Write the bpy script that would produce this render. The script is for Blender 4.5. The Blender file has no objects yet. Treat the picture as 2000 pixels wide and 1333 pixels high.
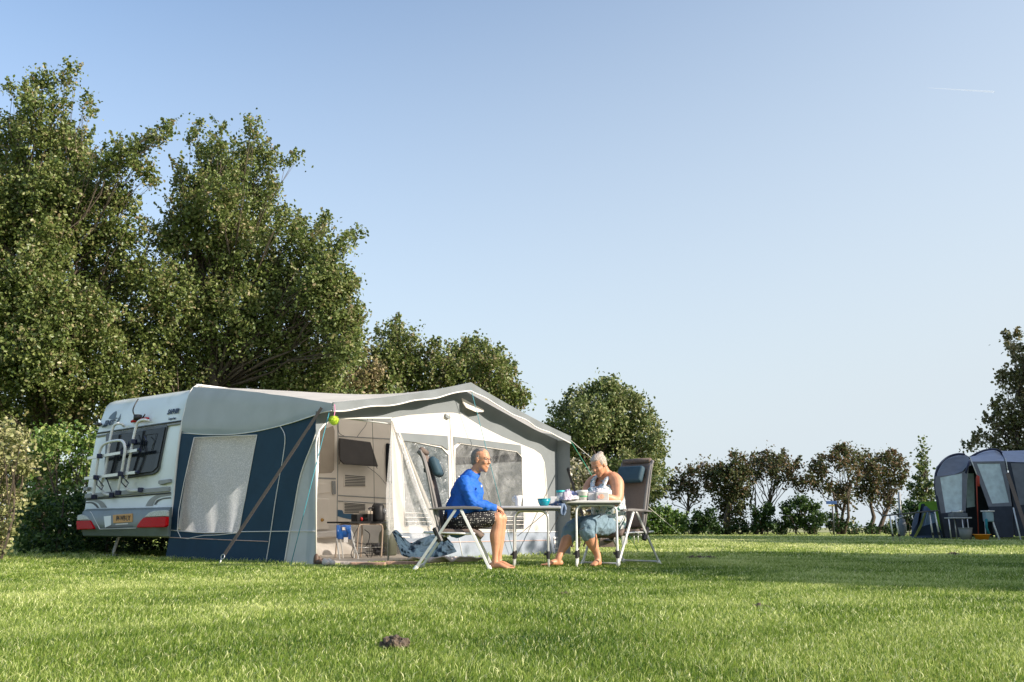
import bpy, bmesh, math, random
import numpy as np
from mathutils import Vector, Matrix, Euler, noise as mnoise
S = bpy.context.scene
COL = S.collection
rnd = random.Random(7)
R = math.radians

# ---------------------------------------------------------------- camera
F_PX, HZ, CH = 1800.0, 1031.0, 0.45          # focal length in photo pixels, horizon row, eye height
TH = math.atan((HZ - 666.5) / F_PX)
cam_d = bpy.data.cameras.new('camera'); cam = bpy.data.objects.new('camera', cam_d); COL.objects.link(cam)
cam_d.sensor_width = 36.0; cam_d.lens = F_PX * 36.0 / 2000.0
cam_d.clip_end = 5000.0; cam_d.clip_start = 0.05
cam.location = (0, 0, CH); cam.rotation_euler = (math.pi / 2 + TH, 0, 0)
S.camera = cam

# ---------------------------------------------------------------- sky, sun, exposure
SUN_EL, SUN_AZ = R(25.0), R(-20.0)            # azimuth measured from +X towards +Y
sun_dir = Vector((math.cos(SUN_EL) * math.cos(SUN_AZ), math.cos(SUN_EL) * math.sin(SUN_AZ), math.sin(SUN_EL)))
w = bpy.data.worlds.new('World'); S.world = w; w.use_nodes = True
nt = w.node_tree; nt.nodes.clear()
sky = nt.nodes.new('ShaderNodeTexSky'); sky.sky_type = 'NISHITA'; sky.sun_disc = False
sky.sun_elevation = SUN_EL; sky.sun_rotation = math.atan2(sun_dir.x, sun_dir.y)
sky.altitude = 0; sky.air_density = 1.0; sky.dust_density = 2.0; sky.ozone_density = 1.0
bg = nt.nodes.new('ShaderNodeBackground'); bg.inputs[1].default_value = 0.15
wo = nt.nodes.new('ShaderNodeOutputWorld')
# summer haze: the sky pales towards the horizon and towards the sun
EXPO, SKYS = 0.86, 0.15
tcw = nt.nodes.new('ShaderNodeTexCoord'); sx = nt.nodes.new('ShaderNodeSeparateXYZ'); nt.links.new(tcw.outputs['Generated'], sx.inputs[0])
def mth(op, a, b):
    q = nt.nodes.new('ShaderNodeMath'); q.operation = op
    for i, v in enumerate((a, b)):
        if isinstance(v, (int, float)): q.inputs[i].default_value = v
        else: nt.links.new(v, q.inputs[i])
    return q.outputs[0]
fac = mth('ADD', mth('MULTIPLY', sx.outputs['Z'], -1.55), mth('ADD', mth('MULTIPLY', sx.outputs['X'], .45), .975))
fac = mth('MINIMUM', mth('MAXIMUM', fac, 0.0), .96)
hz = nt.nodes.new('ShaderNodeMixRGB'); hz.inputs[2].default_value = (*[c / (SKYS * 2 ** EXPO) for c in (.715, .80, .862)], 1)
nt.links.new(fac, hz.inputs[0]); nt.links.new(sky.outputs[0], hz.inputs[1]); nt.links.new(hz.outputs[0], bg.inputs[0]); nt.links.new(bg.outputs[0], wo.inputs[0])
sd = bpy.data.lights.new('sun', 'SUN'); sd.energy = 4.4; sd.angle = R(0.55); sd.color = (1.0, 0.89, 0.76)
so = bpy.data.objects.new('sun', sd); COL.objects.link(so); so.location = (20, -5, 12)
so.rotation_euler = sun_dir.to_track_quat('Z', 'Y').to_euler()
S.view_settings.view_transform = 'Standard'; S.view_settings.look = 'None'
S.view_settings.exposure = EXPO; S.view_settings.gamma = 1.0
S.cycles.max_bounces = 8; S.cycles.transparent_max_bounces = 24; S.cycles.use_denoising = True
S.cycles.diffuse_bounces = 4

# ---------------------------------------------------------------- photo measurements to places
_c, _s = math.cos(TH), math.sin(TH)
def ray(px, py):
    a = (px - 1000) / F_PX; b = (666.5 - py) / F_PX
    return Vector((a, _c - b * _s, _s + b * _c))
EYE = Vector((0, 0, CH))
def G(px, py, z=0.0):
    d = ray(px, py); return EYE + d * ((z - CH) / d.z)
def W(px, py, Y):
    d = ray(px, py); return EYE + d * (Y / d.y)
def onplane(px, py, A, n):
    d = ray(px, py); return EYE + d * ((A - EYE).dot(n) / d.dot(n))
def sm(a, b, x):
    t = min(1, max(0, (x - a) / (b - a))); return t * t * (3 - 2 * t)
def terrain(x, y):
    return 0.14 * sm(14, 24, y) * sm(1.0, 5.0, x)

# caravan and awning frame: u along the caravan, v out of it, z up
ORG = Vector((-4.932, 13.488, 0)); U3 = Vector((0.5952, 0.8036, 0)); V3 = Vector((0.8036, -0.5952, 0)); Z3 = Vector((0, 0, 1))
AD, AL = 3.10, 5.42                            # awning depth and length
def L(u, v, z): return ORG + U3 * u + V3 * v + Z3 * z
def loc(p):
    q = p - ORG; return q.dot(U3), q.dot(V3), q.z
def FP(px, py, off=0.0): return onplane(px, py, L(0, AD + off, 0), V3)      # awning front plane
def CP(px, py, off=0.0): return onplane(px, py, L(0, off, 0), V3)           # caravan side plane
def SP(px, py, off=0.0):                                                     # awning side wall
    uu = 0.0
    for k in range(6):
        p = onplane(px, py, L(uu - off, 0, 0), U3); u_, v_, z_ = loc(p)
        uu = 0.0684 * z_ * (1 - v_ / AD)
    return p
REARP = [(0.0, .3), (0.03, .55), (.09, .75), (.10, 1.41), (.13, 1.86), (.18, 2.17), (.24, 2.40)]
def ur(z):
    if z <= REARP[0][1]: return REARP[0][0]
    for a, b in zip(REARP, REARP[1:]):
        if z <= b[1]: return a[0] + (b[0] - a[0]) * (z - a[1]) / (b[1] - a[1])
    return REARP[-1][0]
def RP(px, py, off=0.0):                                                     # caravan rear wall
    uu = .1
    for k in range(8):
        p = onplane(px, py, L(uu - off, 0, 0), U3); uu = ur(p.z)
    return p

# ---------------------------------------------------------------- materials
def mk(name, base, rough=.6, metal=0.0, var=.12, scale=6.0, bump=0.0, bscale=40.0, transl=0.0, transp=0.0, spec=.5, coat=0.0, dirt=None, dscale=3.0):
    m = bpy.data.materials.new(name); m.use_nodes = True; n = m.node_tree; N = n.nodes; K = n.links
    b = N['Principled BSDF']; out = N['Material Output']
    b.inputs['Roughness'].default_value = rough; b.inputs['Metallic'].default_value = metal
    b.inputs['Specular IOR Level'].default_value = spec; b.inputs['Coat Weight'].default_value = coat
    tc = N.new('ShaderNodeTexCoord'); col = None
    nz = N.new('ShaderNodeTexNoise'); nz.inputs['Scale'].default_value = scale; nz.inputs['Detail'].default_value = 5
    K.new(tc.outputs['Object'], nz.inputs['Vector'])
    cr = N.new('ShaderNodeValToRGB'); e = cr.color_ramp.elements
    e[0].position = .3; e[1].position = .7
    e[0].color = (*[max(0, c * (1 - var)) for c in base], 1); e[1].color = (*[min(1, c * (1 + var)) for c in base], 1)
    K.new(nz.outputs[0], cr.inputs[0]); col = cr.outputs[0]
    if dirt:
        n2 = N.new('ShaderNodeTexNoise'); n2.inputs['Scale'].default_value = dscale; n2.inputs['Detail'].default_value = 8
        K.new(tc.outputs['Object'], n2.inputs['Vector'])
        r2 = N.new('ShaderNodeValToRGB'); r2.color_ramp.elements[0].position = .52; r2.color_ramp.elements[1].position = .75
        r2.color_ramp.elements[1].color = (.6, .6, .6, 1); K.new(n2.outputs[0], r2.inputs[0])
        mx = N.new('ShaderNodeMixRGB'); mx.inputs[2].default_value = (*dirt, 1)
        K.new(r2.outputs[0], mx.inputs[0]); K.new(col, mx.inputs[1]); col = mx.outputs[0]
    K.new(col, b.inputs['Base Color'])
    if bump:
        n3 = N.new('ShaderNodeTexNoise'); n3.inputs['Scale'].default_value = bscale; n3.inputs['Detail'].default_value = 4
        K.new(tc.outputs['Object'], n3.inputs['Vector'])
        bp = N.new('ShaderNodeBump'); bp.inputs['Strength'].default_value = bump; bp.inputs['Distance'].default_value = .02
        K.new(n3.outputs[0], bp.inputs['Height']); K.new(bp.outputs[0], b.inputs['Normal'])
    sh = b.outputs[0]
    if transl:
        t = N.new('ShaderNodeBsdfTranslucent'); K.new(col, t.inputs[0])
        mx = N.new('ShaderNodeMixShader'); mx.inputs[0].default_value = transl
        K.new(sh, mx.inputs[1]); K.new(t.outputs[0], mx.inputs[2]); sh = mx.outputs[0]
    if transp:
        t = N.new('ShaderNodeBsdfTransparent')
        mx = N.new('ShaderNodeMixShader'); mx.inputs[0].default_value = transp
        K.new(sh, mx.inputs[1]); K.new(t.outputs[0], mx.inputs[2]); sh = mx.outputs[0]
    K.new(sh, out.inputs[0])
    return m

def leafmat(name, cols, rough=.5, transl=.3, spec=.4):
    m = bpy.data.materials.new(name); m.use_nodes = True; n = m.node_tree; N = n.nodes; K = n.links
    b = N['Principled BSDF']; out = N['Material Output']
    at = N.new('ShaderNodeAttribute'); at.attribute_name = 'tint'
    cr = N.new('ShaderNodeValToRGB'); els = cr.color_ramp.elements
    for i, (p, c) in enumerate(cols):
        el = els[i] if i < 2 else els.new(p)
        el.position = p; el.color = (*c, 1)
    K.new(at.outputs['Fac'], cr.inputs[0]); K.new(cr.outputs[0], b.inputs['Base Color'])
    b.inputs['Roughness'].default_value = rough; b.inputs['Specular IOR Level'].default_value = spec
    t = N.new('ShaderNodeBsdfTranslucent'); K.new(cr.outputs[0], t.inputs[0])
    mx = N.new('ShaderNodeMixShader'); mx.inputs[0].default_value = transl
    K.new(b.outputs[0], mx.inputs[1]); K.new(t.outputs[0], mx.inputs[2]); K.new(mx.outputs[0], out.inputs[0])
    return m

# ---------------------------------------------------------------- mesh building
class MB:
    def __init__(s): s.v = []; s.f = []
    def add(s, vs, fs):
        o = len(s.v); s.v += [tuple(p) for p in vs]; s.f += [tuple(i + o for i in f) for f in fs]; return s
    def box(s, c, sz, M=None):
        c = Vector(c); h = Vector(sz) / 2
        vs = [Vector((x * h.x, y * h.y, z * h.z)) for x in (-1, 1) for y in (-1, 1) for z in (-1, 1)]
        if M: vs = [M @ p for p in vs]
        return s.add([c + p for p in vs], [(0, 1, 3, 2), (4, 6, 7, 5), (0, 4, 5, 1), (2, 3, 7, 6), (0, 2, 6, 4), (1, 5, 7, 3)])
    def lbox(s, u, v, z):                       # box in the caravan frame, ranges
        M = Matrix((U3, V3, Z3)).transposed()
        return s.box(L(sum(u) / 2, sum(v) / 2, sum(z) / 2), (abs(u[1] - u[0]), abs(v[1] - v[0]), abs(z[1] - z[0])), M)
    def tube(s, pts, r, n=8, closed=False, flat=1.0, up=None):
        pts = [Vector(p) for p in pts]; k = len(pts)
        rs = r if isinstance(r, (list, tuple)) else [r] * k
        vs = []; pa = None
        for i, p in enumerate(pts):
            if closed: t = pts[(i + 1) % k] - pts[i - 1]
            else: t = pts[min(i + 1, k - 1)] - pts[max(i - 1, 0)]
            t.normalize()
            if up is not None: a = Vector(up) - t * Vector(up).dot(t)
            elif pa is None: a = Vector((0, 0, 1)) if abs(t.z) < .9 else Vector((1, 0, 0)); a = a - t * a.dot(t)
            else: a = pa - t * pa.dot(t)
            a.normalize(); pa = a; b = t.cross(a)
            for j in range(n):
                q = 2 * math.pi * j / n + math.pi / n
                vs.append(p + a * (rs[i] * math.cos(q)) + b * (rs[i] * flat * math.sin(q)))
        fs = []
        m = k if closed else k - 1
        for i in range(m):
            for j in range(n):
                i2 = (i + 1) % k
                fs.append((i * n + j, i * n + (j + 1) % n, i2 * n + (j + 1) % n, i2 * n + j))
        if not closed: fs += [tuple(reversed(range(n))), tuple(range((k - 1) * n, k * n))]
        return s.add(vs, fs)
    def grid(s, fn, nu, nv):
        vs = [fn(i / nu, j / nv) for i in range(nu + 1) for j in range(nv + 1)]
        fs = [(i * (nv + 1) + j, i * (nv + 1) + j + 1, (i + 1) * (nv + 1) + j + 1, (i + 1) * (nv + 1) + j) for i in range(nu) for j in range(nv)]
        return s.add(vs, fs)
    def lathe(s, prof, c, n=20, axis=None):
        c = Vector(c); M = Matrix.Identity(3) if axis is None else Vector((0, 0, 1)).rotation_difference(Vector(axis)).to_matrix()
        vs = [c + M @ Vector((r * math.cos(2 * math.pi * j / n), r * math.sin(2 * math.pi * j / n), z)) for r, z in prof for j in range(n)]
        fs = [(i * n + j, i * n + (j + 1) % n, (i + 1) * n + (j + 1) % n, (i + 1) * n + j) for i in range(len(prof) - 1) for j in range(n)]
        return s.add(vs, fs)
    def prism(s, poly, off):
        off = Vector(off); k = len(poly); a = [Vector(p) for p in poly]; b = [p + off for p in a]
        return s.add(a + b, [tuple(reversed(range(k))), tuple(range(k, 2 * k))] + [(i, (i + 1) % k, k + (i + 1) % k, k + i) for i in range(k)])
    def poly(s, pts): return s.add(pts, [tuple(range(len(pts)))])
    def ball(s, c, r, n=12, M=None, disp=0, seed=0):
        c = Vector(c); rr = Vector(r) if isinstance(r, (tuple, list, Vector)) else Vector((r, r, r)); vs = []; m = n // 2
        for i in range(m + 1):
            a = math.pi * i / m
            for j in range(n):
                b = 2 * math.pi * j / n; d = Vector((math.sin(a) * math.cos(b), math.sin(a) * math.sin(b), math.cos(a)))
                k = 1 + (disp * mnoise.noise(d * 2.3 + Vector((seed, 0, 0))) if disp else 0)
                q = Vector((d.x * rr.x, d.y * rr.y, d.z * rr.z)) * k
                vs.append(c + (M @ q if M else q))
        fs = [(i * n + j, i * n + (j + 1) % n, (i + 1) * n + (j + 1) % n, (i + 1) * n + j) for i in range(m) for j in range(n)]
        return s.add(vs, fs)
    def mesh(s, name):
        me = bpy.data.meshes.new(name); me.from_pydata(s.v, [], s.f); me.validate(); me.update(); return me

def put(name, me, mat, parent=None, smooth=False):
    o = bpy.data.objects.new(name, me); COL.objects.link(o)
    if mat is not None: me.materials.append(mat)
    if smooth:
        me.polygons.foreach_set('use_smooth', [True] * len(me.polygons))
    if parent is not None: attach(o, parent)
    return o
def rootmat(p):
    M = Matrix.LocRotScale(p.location, p.rotation_euler, p.scale)
    if p.parent: M = rootmat(p.parent) @ p.matrix_parent_inverse @ M
    return M
def attach(o, parent):
    o.parent = parent; o.matrix_parent_inverse = rootmat(parent).inverted()
def fixn(me):
    b = bmesh.new(); b.from_mesh(me); bmesh.ops.remove_doubles(b, verts=b.verts, dist=1e-5)
    bmesh.ops.recalc_face_normals(b, faces=b.faces); b.to_mesh(me); b.free()
def part(name, mb, mat, parent=None, smooth=False, bevel=0, seg=2, solid=0, ang=35, label=None, sub=0):
    me = mb.mesh(name) if isinstance(mb, MB) else mb
    fixn(me)
    o = put(name, me, mat, parent, smooth)
    if solid:
        q = o.modifiers.new('thick', 'SOLIDIFY'); q.thickness = solid; q.offset = 0
    if bevel:
        q = o.modifiers.new('bevel', 'BEVEL'); q.width = bevel; q.segments = seg; q.limit_method = 'ANGLE'; q.angle_limit = R(ang)
    if sub:
        q = o.modifiers.new('sub', 'SUBSURF'); q.levels = q.render_levels = sub
    if label: o['label'] = label
    return o
def tag(o, label, cat, group=None):
    o['label'] = label; o['category'] = cat
    if group: o['group'] = group
    return o
def thing(name, label, cat, at=(0, 0, 0), rz=0, group=None):
    o = bpy.data.objects.new(name, None); COL.objects.link(o); o.location = at; o.rotation_euler = (0, 0, rz)
    o.empty_display_size = .1
    return tag(o, label, cat, group)
def struct(o, kind='structure'): o['kind'] = kind; return o
def copy_tree(o, parent=None):
    c = o.copy(); COL.objects.link(c)
    if parent is not None: c.parent = parent
    for ch in [q for q in bpy.data.objects if q.parent == o]: copy_tree(ch, c)
    return c
def holed(outer, holes=()):                     # planar sheet with holes
    bm = bmesh.new()
    for lp in [outer] + list(holes):
        vs = [bm.verts.new(p) for p in lp]
        for i in range(len(vs)): bm.edges.new((vs[i], vs[(i + 1) % len(vs)]))
    bmesh.ops.triangle_fill(bm, use_beauty=True, use_dissolve=False, edges=bm.edges[:])
    me = bpy.data.meshes.new('sheet'); bm.to_mesh(me); bm.free(); return me
def curve_pts(pts, n=6):                        # Catmull-Rom through points
    P = [Vector(p) for p in pts]; o = []
    for i in range(len(P) - 1):
        a = P[max(i - 1, 0)]; b = P[i]; c = P[i + 1]; d = P[min(i + 2, len(P) - 1)]
        for k in range(n):
            t = k / n
            o.append(.5 * ((2 * b) + (c - a) * t + (2 * a - 5 * b + 4 * c - d) * t * t + (3 * b - a - 3 * c + d) * t ** 3))
    o.append(P[-1]); return o
def bake(o):                                    # apply modifiers
    dg = bpy.context.evaluated_depsgraph_get(); ev = o.evaluated_get(dg)
    me = bpy.data.meshes.new_from_object(ev); o.modifiers.clear(); old = o.data; o.data = me; bpy.data.meshes.remove(old)
def text_mesh(txt, size, mat, M, name, parent, extr=.002, shear=0.0, bold=0.0, sx=1.0):
    cu = bpy.data.curves.new(name, 'FONT'); cu.body = txt; cu.size = size; cu.extrude = extr; cu.shear = shear; cu.offset = bold
    cu.align_x = 'CENTER'; cu.align_y = 'CENTER'
    o = bpy.data.objects.new(name, cu); COL.objects.link(o); bpy.context.view_layer.update()
    me = bpy.data.meshes.new_from_object(o.evaluated_get(bpy.context.evaluated_depsgraph_get()))
    bpy.data.objects.remove(o); bpy.data.curves.remove(cu)
    me.transform(M @ Matrix.Diagonal((sx, 1, 1, 1))); me.materials.clear()
    return put(name, me, mat, parent)
# ---------------------------------------------------------------- material library
M_body = mk('caravan_paint', (.78, .82, .80), .32, var=.05, scale=2, dirt=(.42, .46, .36), dscale=1.6, coat=.3)
M_side_warm = mk('caravan_warm_lit_side', (.86, .79, .70), .5, var=.04, scale=3)  # beige carries the warm awning light on the white wall
M_trim = mk('grey_trim', (.30, .31, .31), .4, var=.1)
M_dtrim = mk('dark_trim', (.06, .065, .07), .4, var=.1)
M_glass = mk('dark_window_glass', (.012, .016, .022), .12, var=.3, scale=4, spec=.2)
M_bump = mk('bumper_plastic', (.20, .235, .235), .42, var=.08, dirt=(.16, .18, .14), dscale=4)
M_red = mk('red_lamp_plastic', (.55, .0, .004), .4, var=.2, scale=60, spec=.12)
M_clear = mk('clear_lamp_plastic', (.50, .52, .46), .3, var=.35, scale=70)
M_plate = mk('yellow_plate', (.62, .30, .06), .45, var=.06)
M_black = mk('black_plastic', (.018, .018, .02), .45, var=.3)
M_navy = mk('navy_plastic', (.015, .02, .06), .4, var=.2)
M_alu = mk('white_aluminium_tube', (.82, .82, .80), .35, metal=.05, var=.06, scale=20)
M_silver = mk('silver_metal', (.62, .63, .62), .33, metal=.55, var=.08, scale=30)
M_decal = mk('blue_grey_decal', (.13, .17, .20), .5, var=.1)
M_decald = mk('dark_blue_decal', (.012, .035, .08), .5, var=.1)
M_under = mk('chassis', (.03, .032, .03), .8, var=.3)
M_drop = mk('roof_side_shaded_canvas', (.44, .48, .49), .85, var=.06, scale=3, bump=.35, bscale=4, transl=.2)  # darker copy of the roof canvas, shade of the hanging side in its colour
M_roof = mk('awning_roof_canvas', (.80, .77, .72), .85, var=.06, scale=3, bump=.25, bscale=5, transl=.45, dirt=(.60, .58, .54), dscale=2)
M_grey = mk('grey_canvas', (.185, .205, .215), .85, var=.06, scale=4, bump=.3, bscale=4, transl=.06)
M_white = mk('white_canvas', (.90, .85, .79), .85, var=.03, scale=3, bump=.35, bscale=4, transl=.38)
M_blue = mk('navy_canvas', (.010, .042, .078), .8, var=.12, scale=3, bump=.35, bscale=5, transl=.03)
M_lgrey = mk('light_grey_canvas', (.40, .44, .46), .8, var=.06, scale=4, bump=.3, bscale=6, transl=.12)
M_skirt = mk('skirt_canvas', (.27, .31, .37), .75, var=.1, scale=6, bump=.4, bscale=7, transl=.05)
M_pipe = mk('white_piping', (.80, .76, .72), .6, var=.04)
M_pink = mk('pink_tape', (.62, .42, .36), .6, var=.04)
M_floor = mk('grey_groundsheet', (.50, .45, .39), .9, var=.15, scale=8)
def pvc(name, tr, base, bump, bscale, rough=.12, sheen=None):
    m = bpy.data.materials.new(name); m.use_nodes = True; n = m.node_tree; N = n.nodes; K = n.links
    b = N['Principled BSDF']; b.inputs['Base Color'].default_value = (*base, 1); b.inputs['Roughness'].default_value = rough
    tc = N.new('ShaderNodeTexCoord'); z = N.new('ShaderNodeTexNoise'); z.inputs['Scale'].default_value = bscale; z.inputs['Detail'].default_value = 3
    z.inputs['Distortion'].default_value = 1.2
    K.new(tc.outputs['Object'], z.inputs['Vector']); bp = N.new('ShaderNodeBump'); bp.inputs['Strength'].default_value = bump; bp.inputs['Distance'].default_value = .03
    K.new(z.outputs[0], bp.inputs['Height']); K.new(bp.outputs[0], b.inputs['Normal'])
    if sheen:                                      # silvery sheen painted into the film's base colour as noise
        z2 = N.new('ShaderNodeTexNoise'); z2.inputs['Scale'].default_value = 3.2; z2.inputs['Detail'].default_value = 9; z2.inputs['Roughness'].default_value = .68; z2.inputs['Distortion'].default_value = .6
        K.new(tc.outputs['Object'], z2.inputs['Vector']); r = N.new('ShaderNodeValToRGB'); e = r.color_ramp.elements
        e[0].position = .42; e[0].color = (*base, 1); e[1].position = .68; e[1].color = (*sheen, 1)
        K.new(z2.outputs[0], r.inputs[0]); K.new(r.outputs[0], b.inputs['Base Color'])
    t = N.new('ShaderNodeBsdfTransparent'); mx = N.new('ShaderNodeMixShader'); mx.inputs[0].default_value = tr
    K.new(b.outputs[0], mx.inputs[1]); K.new(t.outputs[0], mx.inputs[2]); K.new(mx.outputs[0], N['Material Output'].inputs[0])
    return m
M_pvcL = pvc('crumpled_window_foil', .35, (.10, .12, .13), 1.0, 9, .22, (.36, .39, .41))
M_pvc = pvc('clear_window_foil', .45, (.05, .05, .05), 1.0, 5, .36, (.34, .34, .34))  # dark interior and silver sheen are put into the foil colour
M_pvc2 = pvc('clear_hanging_foil', .72, (.80, .80, .80), 1.0, 9, .22)
M_rope = mk('white_rope', (.62, .60, .54), .8)
M_teal_rope = mk('teal_rope', (.05, .28, .34), .7)
M_strap = mk('brown_strap', (.17, .125, .10), .85, var=.2, scale=60)
M_strapd = mk('black_strap', (.02, .02, .022), .85)
M_mesh = mk('brown_mesh_fabric', (.16, .12, .10), .9, var=.22, scale=140, bump=.3, bscale=200, transp=.03)
M_pil = mk('petrol_pillow', (.022, .058, .085), .75, var=.1, bump=.2, bscale=20)
M_arm = mk('grey_armrest', (.16, .15, .145), .6, var=.1)
M_bark = mk('bark', (.09, .07, .05), .9, var=.35, scale=12, bump=.6, bscale=30)
M_skin_m = mk('skin_tanned_man', (.56, .27, .155), .5, var=.12, scale=14, bump=.12, bscale=60)
M_skin_w = mk('skin_tanned_woman', (.57, .275, .155), .5, var=.14, scale=14, bump=.12, bscale=60)
M_soil = mk('soil', (.12, .09, .065), .95, var=.5, scale=60, bump=1, bscale=80)

# lawn ground
def ground_mat():
    m = bpy.data.materials.new('lawn_ground'); m.use_nodes = True; n = m.node_tree; N = n.nodes; K = n.links
    b = N['Principled BSDF']; b.inputs['Roughness'].default_value = .95; b.inputs['Specular IOR Level'].default_value = .1
    tc = N.new('ShaderNodeTexCoord')
    a = N.new('ShaderNodeTexNoise'); a.inputs['Scale'].default_value = .35; a.inputs['Detail'].default_value = 6
    c = N.new('ShaderNodeTexNoise'); c.inputs['Scale'].default_value = 22; c.inputs['Detail'].default_value = 8
    K.new(tc.outputs['Object'], a.inputs['Vector']); K.new(tc.outputs['Object'], c.inputs['Vector'])
    r1 = N.new('ShaderNodeValToRGB'); e = r1.color_ramp.elements
    e[0].position = .35; e[0].color = (.15, .22, .04, 1); e[1].position = .65; e[1].color = (.30, .34, .09, 1)
    r2 = N.new('ShaderNodeValToRGB'); e = r2.color_ramp.elements
    e[0].position = .3; e[0].color = (.55, .5, .4, 1); e[1].position = .7; e[1].color = (1.25, 1.2, 1.1, 1)
    K.new(a.outputs[0], r1.inputs[0]); K.new(c.outputs[0], r2.inputs[0])
    mx = N.new('ShaderNodeMixRGB'); mx.blend_type = 'MULTIPLY'; mx.inputs[0].default_value = 1
    K.new(r1.outputs[0], mx.inputs[1]); K.new(r2.outputs[0], mx.inputs[2]); K.new(mx.outputs[0], b.inputs['Base Color'])
    bp = N.new('ShaderNodeBump'); bp.inputs['Strength'].default_value = .8; bp.inputs['Distance'].default_value = .03
    K.new(c.outputs[0], bp.inputs['Height']); K.new(bp.outputs[0], b.inputs['Normal'])
    return m
M_ground = ground_mat()
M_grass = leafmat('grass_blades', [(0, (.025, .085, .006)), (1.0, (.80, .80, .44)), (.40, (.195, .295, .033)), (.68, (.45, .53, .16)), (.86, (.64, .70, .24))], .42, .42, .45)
M_field = mk('far_field_soil', (.26, .27, .11), .95, var=.2, scale=.02)
# ================================================================ GROUND
xs = sorted(set([-2000, -900, -400, -200, -100, -60] + [x * 1.0 for x in range(-40, 61)] + [80, 120, 200, 400, 900, 2000]))
ys = sorted(set([-300, -100, -40] + [y * 1.0 for y in range(-20, 71)] + [80, 100, 140, 200, 300, 500, 900, 1600, 3000]))
mb = MB(); vs = [(x, y, terrain(x, y)) for x in xs for y in ys]; ny = len(ys)
mb.add(vs, [(i * ny + j, (i + 1) * ny + j, (i + 1) * ny + j + 1, i * ny + j + 1) for i in range(len(xs) - 1) for j in range(ny - 1)])
struct(part('ground', mb, M_ground, smooth=True))
# open farmland beyond the tree line, a sheet just above the lawn sheet
mb = MB(); mb.add([(-300, 62, .004), (2, 62, .004), (5, 62, .145), (400, 62, .145), (1500, 2900, .145), (5, 2900, .145), (2, 2900, .004), (-900, 2900, .004)], [(0, 1, 6, 7), (1, 2, 5, 6), (2, 3, 4, 5)])
struct(part('field', mb, M_field))

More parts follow.
